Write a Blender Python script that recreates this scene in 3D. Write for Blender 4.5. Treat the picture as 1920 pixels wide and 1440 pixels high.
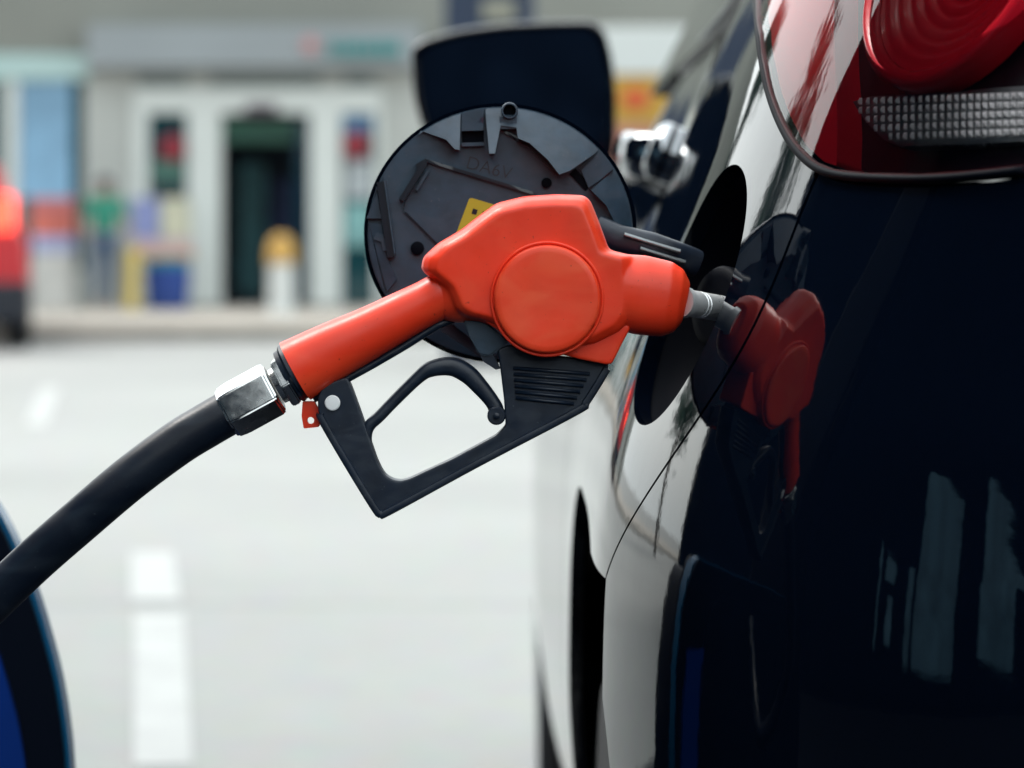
import bpy, bmesh, math, random
import numpy as np
from mathutils import Vector, Matrix, geometry
random.seed(7)
D2R = math.radians
sc = bpy.context.scene
for o in list(bpy.data.objects): bpy.data.objects.remove(o)

# ------------------------------------------------------------------ camera, sky, sun, exposure
FPX, HORIZ, CAMZ = 5800.0, 430.0, 1.04
cam_d = bpy.data.cameras.new('camera'); cam = bpy.data.objects.new('camera', cam_d)
sc.collection.objects.link(cam); sc.camera = cam
cam.location = (0, 0, CAMZ); cam.rotation_euler = (D2R(90), 0, 0)
cam_d.sensor_width = 36; cam_d.lens = 36*FPX/1920
cam_d.shift_y = -(720-HORIZ)/1920
cam_d.clip_end = 2000; cam_d.clip_start = 0.05
cam_d.dof.use_dof = True; cam_d.dof.focus_distance = 1.96
cam_d.dof.aperture_fstop = 6.4

w = bpy.data.worlds.new('World'); sc.world = w; w.use_nodes = True
nt = w.node_tree; nt.nodes.clear()
sky = nt.nodes.new('ShaderNodeTexSky'); sky.sky_type = 'NISHITA'; sky.sun_disc = False
SUN_EL, SUN_ROT = 56, -62
CLOUD = 0.6
sky.sun_elevation = D2R(SUN_EL); sky.sun_rotation = D2R(SUN_ROT)
sky.air_density = 1.6; sky.dust_density = 6.0; sky.ozone_density = 1.0
hs = nt.nodes.new('ShaderNodeHueSaturation'); hs.inputs['Saturation'].default_value = 0.35
bg = nt.nodes.new('ShaderNodeBackground'); bg.inputs['Strength'].default_value = 0.15
ow = nt.nodes.new('ShaderNodeOutputWorld')
# thin even cloud deck over the clear sky
cloud = nt.nodes.new('ShaderNodeMix'); cloud.data_type = 'RGBA'; cloud.inputs[0].default_value = CLOUD; cloud.inputs[7].default_value = (6.4, 6.95, 7.0, 1)
nt.links.new(sky.outputs[0], hs.inputs['Color']); nt.links.new(hs.outputs[0], cloud.inputs[6]); nt.links.new(cloud.outputs[2], bg.inputs[0]); nt.links.new(bg.outputs[0], ow.inputs[0])
sd = bpy.data.lights.new('sun', 'SUN'); sun = bpy.data.objects.new('sun', sd); sc.collection.objects.link(sun)
sd.energy = 0.7; sd.angle = D2R(20); sd.color = (1.0, 0.97, 0.92)
az = D2R(SUN_ROT)
sdir = Vector((math.sin(az)*math.cos(D2R(SUN_EL)), math.cos(az)*math.cos(D2R(SUN_EL)), math.sin(D2R(SUN_EL))))
sun.rotation_euler = (-sdir).to_track_quat('-Z', 'Y').to_euler()
sc.view_settings.view_transform = 'Standard'; sc.view_settings.look = 'None'
sc.view_settings.exposure = 1.48; sc.view_settings.gamma = 1
sc.cycles.max_bounces = 10; sc.cycles.transparent_max_bounces = 12
sc.cycles.sample_clamp_indirect = 6

# ------------------------------------------------------------------ helpers
def P(px, py, d): return Vector(((px-960)*d/FPX, d, CAMZ+(HORIZ-py)*d/FPX))

def link(o, parent=None):
    sc.collection.objects.link(o)
    if parent is not None: o.parent = parent
    return o
def obj(name, data, mat=None, parent=None, smooth=False):
    if isinstance(data, bmesh.types.BMesh):
        me = bpy.data.meshes.new(name); data.normal_update(); data.to_mesh(me); data.free()
    else: me = data
    if mat is not None and not me.materials: me.materials.append(mat)
    if smooth: me.shade_smooth()
    return link(bpy.data.objects.new(name, me), parent)
def empty(name, loc=(0, 0, 0), rz=0):
    o = bpy.data.objects.new(name, None); o.location = loc; o.rotation_euler = (0, 0, rz); o.empty_display_size = .1
    return link(o)
def tag(o, label=None, cat=None, group=None, kind=None):
    for k, v in (('label', label), ('category', cat), ('group', group), ('kind', kind)):
        if v: o[k] = v
    return o
def reparent(o, t):
    """parent o (built in world coordinates) to t without moving it"""
    bpy.context.view_layer.update()
    o.parent = t; o.matrix_parent_inverse = t.matrix_world.inverted()
    return o
def smooth_by_angle(o, ang=35):
    me = o.data; bm = bmesh.new(); bm.from_mesh(me)
    for f in bm.faces: f.smooth = True
    for e in bm.edges:
        if len(e.link_faces) == 2 and e.calc_face_angle(0) > D2R(ang): e.smooth = False
    bm.to_mesh(me); bm.free(); return o

def bx(bm, c, s, rot=None, bev=0):
    r = bmesh.ops.create_cube(bm, size=1)
    vs = r['verts']
    bmesh.ops.scale(bm, vec=Vector(s), verts=vs)
    if bev:
        es = list({e for v in vs for e in v.link_edges})
        rr = bmesh.ops.bevel(bm, geom=es, offset=bev, segments=2, affect='EDGES', profile=0.6)
        vs = list({v for f in rr['faces'] for v in f.verts} | {v for v in vs if v.is_valid})
    if rot is not None: bmesh.ops.transform(bm, matrix=rot.to_4x4(), verts=vs)
    bmesh.ops.translate(bm, vec=Vector(c), verts=vs)
    return vs
def box(name, c, s, mat, parent=None, rot=None, bev=0):
    bm = bmesh.new(); bx(bm, c, s, rot, bev); return obj(name, bm, mat, parent)
def cyl(bm, a, b, r1, r2=None, seg=32, caps=True):
    a, b = Vector(a), Vector(b); r2 = r1 if r2 is None else r2
    d = (b-a); q = d.to_track_quat('Z', 'Y').to_matrix()
    A, B = [], []
    for i in range(seg):
        t = 2*math.pi*i/seg; v = Vector((math.cos(t), math.sin(t), 0))
        A.append(bm.verts.new(a+q@(v*r1))); B.append(bm.verts.new(b+q@(v*r2)))
    for i in range(seg):
        j = (i+1) % seg; bm.faces.new((A[i], A[j], B[j], B[i]))
    if caps: bm.faces.new(A[::-1]); bm.faces.new(B)
def lathe(bm, a, b, prof, seg=40, phase=0.0):
    """prof: (t along a->b in metres, radius); closed at both ends"""
    a, b = Vector(a), Vector(b); d = (b-a).normalized(); q = d.to_track_quat('Z', 'Y').to_matrix()
    rings = []
    for t, r in prof:
        rings.append([bm.verts.new(a+d*t+q@Vector((math.cos(phase+2*math.pi*i/seg)*r, math.sin(phase+2*math.pi*i/seg)*r, 0))) for i in range(seg)])
    for R, S in zip(rings, rings[1:]):
        for i in range(seg):
            j = (i+1) % seg; bm.faces.new((R[i], R[j], S[j], S[i]))
    bm.faces.new(rings[0][::-1]); bm.faces.new(rings[-1])
def spline(pts, n):
    """Catmull-Rom through pts (tuples), n samples per span"""
    p = [np.array(q, float) for q in pts]; p = [2*p[0]-p[1]]+p+[2*p[-1]-p[-2]]
    out = []
    for i in range(1, len(p)-2):
        for k in range(n):
            t = k/n
            out.append(.5*((2*p[i])+(-p[i-1]+p[i+1])*t+(2*p[i-1]-5*p[i]+4*p[i+1]-p[i+2])*t*t+(-p[i-1]+3*p[i]-3*p[i+1]+p[i+2])*t**3))
    out.append(p[-2]); return out
def tube(bm, pts, rad, seg=20, sy=1.0, updir=Vector((0, 1, 0)), power=2.0):
    """sweep a (super)ellipse; rad: number or list; sy: half depth (along updir) / half width"""
    pts = [Vector(p) for p in pts]; n = len(pts); rings = []
    for i, p in enumerate(pts):
        d = (pts[min(i+1, n-1)]-pts[max(i-1, 0)]).normalized()
        side = d.cross(updir).normalized(); up = side.cross(d).normalized()
        r = rad[i] if hasattr(rad, '__len__') else rad
        s = sy[i] if hasattr(sy, '__len__') else sy
        ring = []
        for k in range(seg):
            t = 2*math.pi*k/seg; c, e = math.cos(t), math.sin(t)
            c = math.copysign(abs(c)**(2/power), c); e = math.copysign(abs(e)**(2/power), e)
            ring.append(bm.verts.new(p+side*(r*c)+up*(r*s*e)))
        rings.append(ring)
    for R, S in zip(rings, rings[1:]):
        for i in range(seg):
            j = (i+1) % seg; bm.faces.new((R[i], R[j], S[j], S[i]))
    bm.faces.new(rings[0][::-1]); bm.faces.new(rings[-1])
def inpoly(p, poly):
    x, y = p; c = False; n = len(poly); j = n-1
    for i in range(n):
        xi, yi = poly[i]; xj, yj = poly[j]
        if (yi > y) != (yj > y) and x < (xj-xi)*(y-yi)/(yj-yi)+xi: c = not c
        j = i
    return c
def resample(poly, step):
    out = []
    n = len(poly)
    for i in range(n):
        a, b = poly[i], poly[(i+1) % n]; L = math.hypot(b[0]-a[0], b[1]-a[1]); m = max(1, int(round(L/step)))
        for k in range(m): out.append((a[0]+(b[0]-a[0])*k/m, a[1]+(b[1]-a[1])*k/m))
    return out
def rounded(poly, r, seg=5):
    out = []; n = len(poly)
    for i in range(n):
        p0, p1, p2 = Vector(poly[i-1]), Vector(poly[i]), Vector(poly[(i+1) % n])
        a, b = (p0-p1), (p2-p1); rr = min(r, a.length*.45, b.length*.45)
        A = p1+a.normalized()*rr; B = p1+b.normalized()*rr
        for k in range(seg+1):
            t = k/seg; q = A*(1-t)**2+p1*2*t*(1-t)+B*t*t; out.append((q.x, q.y))
    return out
def area(poly): return .5*sum(poly[i-1][0]*poly[i][1]-poly[i][0]*poly[i-1][1] for i in range(len(poly)))
def region(outer, holes, step, f, depth=None, g=None, edge=None):
    """triangulated patch of the plane region mapped by f(u,v); skirt and back mapped by g (default f with depth)."""
    edge = edge or step
    if area(outer) < 0: outer = outer[::-1]
    loops = [resample(outer, edge)]+[resample(h, edge) for h in holes]
    V, E = [], []
    for L in loops:
        b = len(V); V += [Vector(p) for p in L]; E += [(b+i, b+(i+1) % len(L)) for i in range(len(L))]
    us = [p[0] for p in loops[0]]; vs = [p[1] for p in loops[0]]
    B = [np.array(L) for L in loops]; allb = np.vstack(B)
    y = min(vs)+step*.5; row = 0
    while y < max(vs):
        x = min(us)+(step*.5 if row % 2 else 0)
        while x < max(us):
            if inpoly((x, y), loops[0]) and not any(inpoly((x, y), h) for h in loops[1:]):
                if ((allb-np.array((x, y)))**2).sum(1).min() > (step*.45)**2: V.append(Vector((x, y)))
            x += step
        y += step*.87; row += 1
    r = geometry.delaunay_2d_cdt(V, E, [], 0, 1e-7)
    bm = bmesh.new(); pv = r[0]; top = [bm.verts.new(f(p.x, p.y)) for p in pv]
    used = set()
    faces = []
    for t in r[2]:
        c = ((pv[t[0]].x+pv[t[1]].x+pv[t[2]].x)/3, (pv[t[0]].y+pv[t[1]].y+pv[t[2]].y)/3)
        if inpoly(c, loops[0]) and not any(inpoly(c, h) for h in loops[1:]):
            faces.append(bm.faces.new([top[i] for i in t]))
    for v in [v for v in bm.verts if not v.link_faces]: bm.verts.remove(v)
    bm.normal_update()
    if g is not None:
        idx = {v: i for i, v in enumerate(top) if v.is_valid}
        back = {}
        for v, i in idx.items(): back[v] = bm.verts.new(g(pv[i].x, pv[i].y))
        for fc in faces: bm.faces.new([back[v] for v in reversed(fc.verts)])
        for fc in faces:
            for lp in fc.loops:
                if len([x for x in lp.edge.link_faces if x in fset]) == 1 if False else lp.edge.is_boundary:
                    a, b = lp.vert, lp.link_loop_next.vert
                    bm.faces.new((b, a, back[a], back[b]))
    bmesh.ops.recalc_face_normals(bm, faces=bm.faces)
    return bm
def remeshed(name, bm, voxel, iters, mat, parent=None, factor=.5):
    o = obj('tmp', bm)
    m = o.modifiers.new('r', 'REMESH'); m.mode = 'VOXEL'; m.voxel_size = voxel; m.use_smooth_shade = True
    s = o.modifiers.new('s', 'SMOOTH'); s.iterations = iters; s.factor = factor
    bpy.context.view_layer.update()
    me = bpy.data.meshes.new_from_object(o.evaluated_get(bpy.context.evaluated_depsgraph_get()))
    bpy.data.objects.remove(o)
    me.name = name; me.materials.clear(); me.materials.append(mat); me.shade_smooth()
    return link(bpy.data.objects.new(name, me), parent)
def prism(bm, poly, y0, y1):
    """poly in world (x,z); extruded along y"""
    if area(poly) < 0: poly = poly[::-1]
    A = [bm.verts.new((p[0], y0, p[1])) for p in poly]; B = [bm.verts.new((p[0], y1, p[1])) for p in poly]
    bm.faces.new(A); bm.faces.new(B[::-1])
    for i in range(len(poly)):
        j = (i+1) % len(poly); bm.faces.new((A[j], A[i], B[i], B[j]))
def text_mesh(name, s, size, extrude, mat, parent, mw, bold=0.0):
    c = bpy.data.curves.new('t', 'FONT'); c.body = s; c.size = size; c.extrude = extrude; c.align_x = 'CENTER'; c.align_y = 'CENTER'; c.offset = bold
    o = bpy.data.objects.new('t', c); sc.collection.objects.link(o); bpy.context.view_layer.update()
    me = bpy.data.meshes.new_from_object(o.evaluated_get(bpy.context.evaluated_depsgraph_get()))
    bpy.data.objects.remove(o); me.transform(mw); me.materials.clear(); me.materials.append(mat)
    return link(bpy.data.objects.new(name, me), parent)

# ------------------------------------------------------------------ materials
def mat(name, col, rough=.5, metal=0, ior=1.5, coat=0, noise=None, bump=None, rnoise=None, emit=None, spec=None):
    m = bpy.data.materials.new(name); m.use_nodes = True; n = m.node_tree; b = n.nodes['Principled BSDF']
    b.inputs['Base Color'].default_value = (*col, 1); b.inputs['Roughness'].default_value = rough
    b.inputs['Metallic'].default_value = metal; b.inputs['IOR'].default_value = ior
    b.inputs['Coat Weight'].default_value = coat; b.inputs['Coat Roughness'].default_value = .02
    tc = n.nodes.new('ShaderNodeTexCoord')
    def nz(scale, detail=5):
        t = n.nodes.new('ShaderNodeTexNoise'); t.inputs['Scale'].default_value = scale; t.inputs['Detail'].default_value = detail
        n.links.new(tc.outputs['Object'], t.inputs['Vector']); return t
    if noise:
        t = nz(noise[0]); r = n.nodes.new('ShaderNodeValToRGB')
        r.color_ramp.elements[0].position = .3; r.color_ramp.elements[1].position = .7
        a = noise[1]
        r.color_ramp.elements[0].color = (*[max(0, c*(1-a)) for c in col], 1)
        r.color_ramp.elements[1].color = (*[min(1, c*(1+a)) for c in col], 1)
        n.links.new(t.outputs[0], r.inputs[0]); n.links.new(r.outputs[0], b.inputs['Base Color'])
    if rnoise:
        t = nz(rnoise[0]); r = n.nodes.new('ShaderNodeMapRange')
        r.inputs[1].default_value = .3; r.inputs[2].default_value = .7
        r.inputs[3].default_value = rough-rnoise[1]; r.inputs[4].default_value = rough+rnoise[1]
        n.links.new(t.outputs[0], r.inputs[0]); n.links.new(r.outputs[0], b.inputs['Roughness'])
    if bump:
        t = nz(bump[0], 8); bp = n.nodes.new('ShaderNodeBump'); bp.inputs['Strength'].default_value = bump[1]; bp.inputs['Distance'].default_value = bump[2]
        n.links.new(t.outputs[0], bp.inputs['Height']); n.links.new(bp.outputs[0], b.inputs['Normal'])
    if emit:
        b.inputs['Emission Color'].default_value = (*emit[0], 1); b.inputs['Emission Strength'].default_value = emit[1]
    return m
def lens_mat(name, tint, ior=1.5):
    m = bpy.data.materials.new(name); m.use_nodes = True; n = m.node_tree; n.nodes.clear()
    o = n.nodes.new('ShaderNodeOutputMaterial'); mx = n.nodes.new('ShaderNodeMixShader')
    t = n.nodes.new('ShaderNodeBsdfTransparent'); g = n.nodes.new('ShaderNodeBsdfGlossy'); f = n.nodes.new('ShaderNodeFresnel')
    t.inputs[0].default_value = (*tint, 1); g.inputs['Roughness'].default_value = .01; f.inputs[0].default_value = ior
    n.links.new(f.outputs[0], mx.inputs[0]); n.links.new(t.outputs[0], mx.inputs[1]); n.links.new(g.outputs[0], mx.inputs[2]); n.links.new(mx.outputs[0], o.inputs[0])
    return m
M = {}
M['paint'] = mat('black_car_paint', (.0008, .0022, .006), .035, ior=1.48, coat=.0, rnoise=(40, .012), noise=(700, .3), bump=(4.5, .5, .0016))
M['red'] = mat('red_moulded_plastic', (.86, .043, .012), .36, ior=1.45, noise=(28, .10), rnoise=(60, .07), bump=(900, .12, .0002))
M['redcap'] = mat('red_cover_plastic', (.90, .056, .016), .40, ior=1.45, noise=(22, .13), rnoise=(50, .08), bump=(700, .12, .0002))
M['black'] = mat('black_plastic', (.003, .010, .024), .42, noise=(60, .25), rnoise=(90, .08), bump=(1200, .15, .0002))
M['rubber'] = mat('hose_rubber', (.002, .006, .015), .38, noise=(30, .2), rnoise=(40, .08), bump=(500, .2, .0003))
M['steel'] = mat('plated_steel', (.62, .64, .64), .22, metal=1, rnoise=(120, .08), bump=(300, .08, .0002))
M['darksteel'] = mat('dull_steel', (.25, .27, .28), .35, metal=1, rnoise=(120, .08))
M['flapgrey'] = mat('grey_inner_plastic', (.018, .042, .070), .45, noise=(90, .22), rnoise=(150, .08), bump=(900, .2, .0002))
M['void'] = mat('dark_void', (.001, .002, .005), .6, ior=1.15)
M['satin'] = mat('satin_black', (.003, .006, .014), .3)
M['yellow'] = mat('yellow_sticker', (.50, .38, .015), .45)
M['white'] = mat('white_paint', (.85, .87, .87), .4)
M['lens'] = lens_mat('clear_lens', (.97, .94, .94), 1.42)
M['redlens'] = lens_mat('red_lens', (.75, .03, .05), 1.7)
M['redin'] = mat('red_reflector', (.46, .003, .014), .30, ior=1.4, coat=.1)
M['redside'] = mat('red_side_reflector', (.9, .012, .03), .3, coat=.2)
M['darkred'] = mat('dark_red_housing', (.006, .001, .003), .3)
M['chrome'] = mat('chrome', (.75, .77, .78), .08, metal=1)
M['blackchrome'] = mat('black_chrome', (.40, .42, .44), .08, metal=1)
M['glass'] = mat('tinted_glass', (.002, .004, .008), .02, ior=1.6)
M['tyre'] = mat('tyre_rubber', (.008, .009, .011), .8)
M['rim'] = mat('alloy', (.4, .41, .42), .3, metal=1)

def worn(m, light, amt, scale=14, dark=(.10, .01, .006)):
    n = m.node_tree; b = n.nodes['Principled BSDF']; L = n.links.new
    src = b.inputs['Base Color'].links[0].from_socket
    tc = n.nodes.new('ShaderNodeTexCoord'); mp = n.nodes.new('ShaderNodeMapping'); mp.inputs['Rotation'].default_value = (0, .5, 0); mp.inputs['Scale'].default_value = (1, 1, 2.2)
    t = n.nodes.new('ShaderNodeTexNoise'); t.inputs['Scale'].default_value = scale; t.inputs['Detail'].default_value = 6; t.inputs['Distortion'].default_value = 1.2
    r = n.nodes.new('ShaderNodeMapRange'); r.inputs[1].default_value = .46; r.inputs[2].default_value = .70; r.inputs[4].default_value = amt
    mx = n.nodes.new('ShaderNodeMix'); mx.data_type = 'RGBA'; mx.inputs[7].default_value = (*light, 1)
    L(tc.outputs['Object'], mp.inputs[0]); L(mp.outputs[0], t.inputs['Vector']); L(t.outputs[0], r.inputs[0]); L(r.outputs[0], mx.inputs[0]); L(src, mx.inputs[6])
    t2 = n.nodes.new('ShaderNodeTexNoise'); t2.inputs['Scale'].default_value = 420; t2.inputs['Detail'].default_value = 3
    r2 = n.nodes.new('ShaderNodeMapRange'); r2.inputs[1].default_value = .695; r2.inputs[2].default_value = .75; r2.inputs[4].default_value = .55
    m2 = n.nodes.new('ShaderNodeMix'); m2.data_type = 'RGBA'; m2.inputs[7].default_value = (*dark, 1)
    L(tc.outputs['Object'], t2.inputs['Vector']); L(t2.outputs[0], r2.inputs[0]); L(r2.outputs[0], m2.inputs[0]); L(mx.outputs[2], m2.inputs[6]); L(m2.outputs[2], b.inputs['Base Color'])
worn(M['red'], (.93, .12, .045), .45); worn(M['redcap'], (.95, .13, .05), .55, 20)
worn(M['black'], (.03, .04, .055), .5, 40, (.06, .07, .08)); worn(M['rubber'], (.016, .024, .036), .6, 18, (.07, .08, .09)); worn(M['flapgrey'], (.045, .062, .088), .5, 30, (.09, .10, .11))

# ------------------------------------------------------------------ ground
def ground_mat():
    m = mat('pale_concrete', (.5, .51, .5), .75); n = m.node_tree; b = n.nodes['Principled BSDF']
    tc = n.nodes.new('ShaderNodeTexCoord')
    a = n.nodes.new('ShaderNodeTexNoise'); a.inputs['Scale'].default_value = .35; a.inputs['Detail'].default_value = 8
    c = n.nodes.new('ShaderNodeTexNoise'); c.inputs['Scale'].default_value = 9; c.inputs['Detail'].default_value = 8
    ra = n.nodes.new('ShaderNodeValToRGB'); ra.color_ramp.elements[0].position = .3; ra.color_ramp.elements[1].position = .72
    ra.color_ramp.elements[0].color = (.185, .193, .188, 1); ra.color_ramp.elements[1].color = (.232, .240, .232, 1)
    br = n.nodes.new('ShaderNodeTexBrick'); br.offset = 0; br.inputs['Color1'].default_value = (1, 1, 1, 1); br.inputs['Color2'].default_value = (.97, .97, .97, 1)
    br.inputs['Mortar'].default_value = (.66, .68, .67, 1); br.inputs['Scale'].default_value = 1; br.inputs['Mortar Size'].default_value = .028
    br.inputs['Brick Width'].default_value = 90; br.inputs['Row Height'].default_value = 4.3; br.inputs['Mortar Smooth'].default_value = .4
    mp = n.nodes.new('ShaderNodeMapping'); mp.inputs['Location'].default_value = (41.2, .04, 0)
    mx = n.nodes.new('ShaderNodeMix'); mx.data_type = 'RGBA'; mx.blend_type = 'MULTIPLY'; mx.inputs[0].default_value = 1
    m2 = n.nodes.new('ShaderNodeMix'); m2.data_type = 'RGBA'; m2.blend_type = 'OVERLAY'; m2.inputs[0].default_value = .15
    L = n.links.new
    L(tc.outputs['Object'], a.inputs['Vector']); L(tc.outputs['Object'], c.inputs['Vector']); L(tc.outputs['Object'], mp.inputs[0]); L(mp.outputs[0], br.inputs['Vector'])
    L(a.outputs[0], ra.inputs[0]); L(ra.outputs[0], mx.inputs[6]); L(br.outputs[0], mx.inputs[7]); L(mx.outputs[2], m2.inputs[6]); L(c.outputs[1], m2.inputs[7]); L(m2.outputs[2], b.inputs['Base Color'])
    return m
GM = ground_mat()
bm = bmesh.new()
bmesh.ops.create_grid(bm, x_segments=8, y_segments=8, size=300)
tag(obj('ground', bm, GM), kind='structure')
AM = mat('dark_near_ground', (.012, .015, .021), .85, ior=1.1, noise=(40, .4), bump=(200, .3, .002))  # unseen near ground, made dark to keep the car's reflections dark
bm = bmesh.new(); bm.faces.new([bm.verts.new(p) for p in ((-14, -30, .004), (14, -30, .004), (14, 5.4, .004), (-14, 5.4, .004))])
tag(obj('forecourt', bm, AM), kind='structure')
# pavement with a kerb in front of the shop
PM = mat('pavement_concrete', (.27, .25, .22), .8, noise=(1.5, .15))
KM = mat('kerb_stone', (.20, .19, .165), .8, noise=(3, .2))
tag(box('pavement', (0, 36.1, .06), (90, 13.8, .12), PM), kind='structure')
tag(box('kerb', (0, 29.05, .063), (90, .3, .13), KM, bev=.01), kind='structure')
LM = mat('road_paint', (.282, .292, .288), .6, noise=(6, .1))
def ground_quad(name, pts, z=.004):
    bm = bmesh.new(); bm.faces.new([bm.verts.new((x, y, z)) for x, y in pts]); return tag(obj(name, bm, LM), kind='structure')
def gpt(px, py):
    d = CAMZ*FPX/(py-HORIZ); return ((px-960)*d/FPX, d)
ground_quad('lane_marking', [gpt(245, 1130), gpt(338, 1130), gpt(325, 1038), gpt(245, 1038)])
ground_quad('lane_marking', [gpt(250, 1440), gpt(362, 1440), gpt(345, 1152), gpt(250, 1152)])
ground_quad('lane_marking', [gpt(46, 800), gpt(86, 800), gpt(112, 728), gpt(78, 728)])

# ------------------------------------------------------------------ the black car: surface definition
def gsm(a, n):
    if n <= 0: return a
    k = np.exp(-.5*(np.arange(-3*n, 3*n+1)/n)**2); k /= k.sum()
    pad = np.concatenate([2*a[0]-a[1:3*n+1][::-1], a, 2*a[-1]-a[-3*n-1:-1][::-1]])
    return np.convolve(pad, k, 'valid')
_ctrl = [(.94, 1.58), (.5, 1.595), (.3, 1.635), (.21, 1.685), (.152, 1.76), (.112, 1.85), (.089, 1.92), (.070, 2.0), (.0565, 2.085), (.053, 2.2), (.052, 2.5),
         (.052, 2.87), (.042, 3.3), (.028, 3.8), (.028, 4.2), (.045, 4.8), (.09, 5.35), (.22, 5.72), (.5, 5.9), (.94, 5.95)]
_pl = np.array(spline(_ctrl, 60))
_d = np.concatenate([[0], np.cumsum(np.hypot(*np.diff(_pl, axis=0).T))])
DS = .005
_s = np.arange(0, _d[-1], DS)
BX = gsm(np.interp(_s, _d, _pl[:, 0]), 7); BY = gsm(np.interp(_s, _d, _pl[:, 1]), 7)
TX = np.gradient(BX); TY = np.gradient(BY); _l = np.hypot(TX, TY); TX /= _l; TY /= _l
NX, NY = TY, -TX        # inward normal (towards the car's middle)
SMAX = _s[-1]
def s_at_y(y):
    m = (_s > 1.0) & (_s < SMAX-1.0); i = np.argmin(np.abs(BY-y)+(~m)*9); return _s[i]
_zg = np.arange(.1, 1.7, .005)
OS = gsm(np.interp(_zg, [.1, .22, .32, .45, .6, .75, .83, .914, 1.0, 1.085, 1.13, 1.233, 1.28, 1.4, 1.55, 1.65],
                        [.12, .08, .04, .012, 0, 0, .003, .018, .050, .083, .098, .14, .165, .22, .30, .36]), 6)
OR = gsm(np.interp(_zg, [.1, .22, .32, .45, .6, .78, .83, .850, .870, .92, 1.1, 1.25, 1.5, 1.65],
                        [.12, .06, .02, .0, 0, 0, .004, .007, .011, .020, .075, .15, .25, .4]), 2)
def pos(s, z, off=0.0):
    """point on the car's left flank; off moves it outwards"""
    bx_, by_ = np.interp(s, _s, BX), np.interp(s, _s, BY)
    nx, ny = np.interp(s, _s, NX), np.interp(s, _s, NY)
    o1 = np.interp(z, _zg, OS)*(1+.25*max(0., min(by_, 5.)-2.6)); o2 = np.interp(z, _zg, OR)
    t = min(1, max(0, (bx_-.13)/.09)) if by_ < 3 else 0.0
    t = t*t*(3-2*t); o_ = o1*(1-t)+o2*t-off
    return Vector((bx_+nx*o_, by_+ny*o_, z))
def nrm(s, z):
    e = .004; a = pos(s+e, z)-pos(s-e, z); b = pos(s, z+e)-pos(s, z-e)
    n = a.cross(b).normalized()
    if n.x > 0 and n.y > -.9 and pos(s, z).y < 3: n = n
    c = Vector((-np.interp(s, _s, NX), -np.interp(s, _s, NY), 0))
    return n if n.dot(c) > 0 else -n
def hit(px, py):
    """(s,z) where the line of sight meets the flank"""
    best = None
    for s in np.arange(.3, s_at_y(4.5), .004):
        by_ = np.interp(s, _s, BY); y = by_
        for _ in range(3):
            z = CAMZ+(HORIZ-py)*y/FPX; p = pos(s, z); y = p.y
        e = 960+FPX*p.x/p.y-px
        if best is not None and (best[0] < 0) != (e < 0):
            t = best[0]/(best[0]-e); return (best[1]+(s-best[1])*t, best[2]+(z-best[2])*t)
        best = (e, s, z)
    return best[1:]
def set_normals(o, fn):
    me = o.data; me.shade_smooth()
    me.normals_split_custom_set_from_vertices([fn(v.co) for v in me.vertices])
def panel(name, outer, holes, m, parent, step=.012, off=0.0, thick=.012, edge=.006):
    """a body panel on the flank: outer skin with analytic normals plus a return flange"""
    if area(outer) < 0: outer = outer[::-1]
    top = region(outer, holes, step, lambda u, v: pos(u, v, off), edge=edge)
    # need normals: rebuild the list of (u,v)
    me = bpy.data.meshes.new(name); top.to_mesh(me); top.free()
    inv = {}
    return me
def skin(name, outer, holes, m, parent, step=.012, off=0.0, flange=.012, edge=.006, lip=.0015):
    if area(outer) < 0: outer = outer[::-1]
    store = {}
    def f(u, v):
        p = pos(u, v, off); store[(round(p.x, 6), round(p.y, 6), round(p.z, 6))] = (u, v); return p
    bm = region(outer, holes, step, f, edge=edge)
    uv = {}
    for v in bm.verts:
        k = (round(v.co.x, 6), round(v.co.y, 6), round(v.co.z, 6))
        uv[v] = store.get(k) or min(store.items(), key=lambda q: abs(q[0][0]-k[0])+abs(q[0][1]-k[1])+abs(q[0][2]-k[2]))[1]
    N = {v: nrm(*uv[v]) for v in bm.verts}
    for fc in bm.faces:
        if fc.normal.dot(N[fc.verts[0]]) < 0: fc.normal_flip()
    nor = [N[v] for v in bm.verts]
    # flange
    if flange:
        bv = [e for e in bm.edges if e.is_boundary]; new = {}; new2 = {}
        for e in bv:
            for v in e.verts:
                if v not in new:
                    new[v] = bm.verts.new(v.co); new2[v] = bm.verts.new(v.co-N[v]*flange)
        bm.verts.ensure_lookup_table()
        for e in bv:
            lp = e.link_loops[0]; a, b = lp.vert, lp.link_loop_next.vert
            bm.faces.new((new[b], new[a], new2[a], new2[b]))
        bm.normal_update()
        nor += [v.normal.copy() for v in list(bm.verts)[len(nor):]]
    me = bpy.data.meshes.new(name); bm.to_mesh(me); bm.free(); me.materials.append(m)
    o = link(bpy.data.objects.new(name, me), parent)
    me.shade_smooth(); me.normals_split_custom_set_from_vertices([tuple(n) for n in nor])
    return o

car = empty('car', (.94, 3.75, 0))
tag(car, 'glossy black car being refuelled, its left rear corner and open fuel flap facing us', 'car')
CP = []   # parts built in world coordinates, parented to the car at the end
def cp(o): CP.append(o); return o

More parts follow.
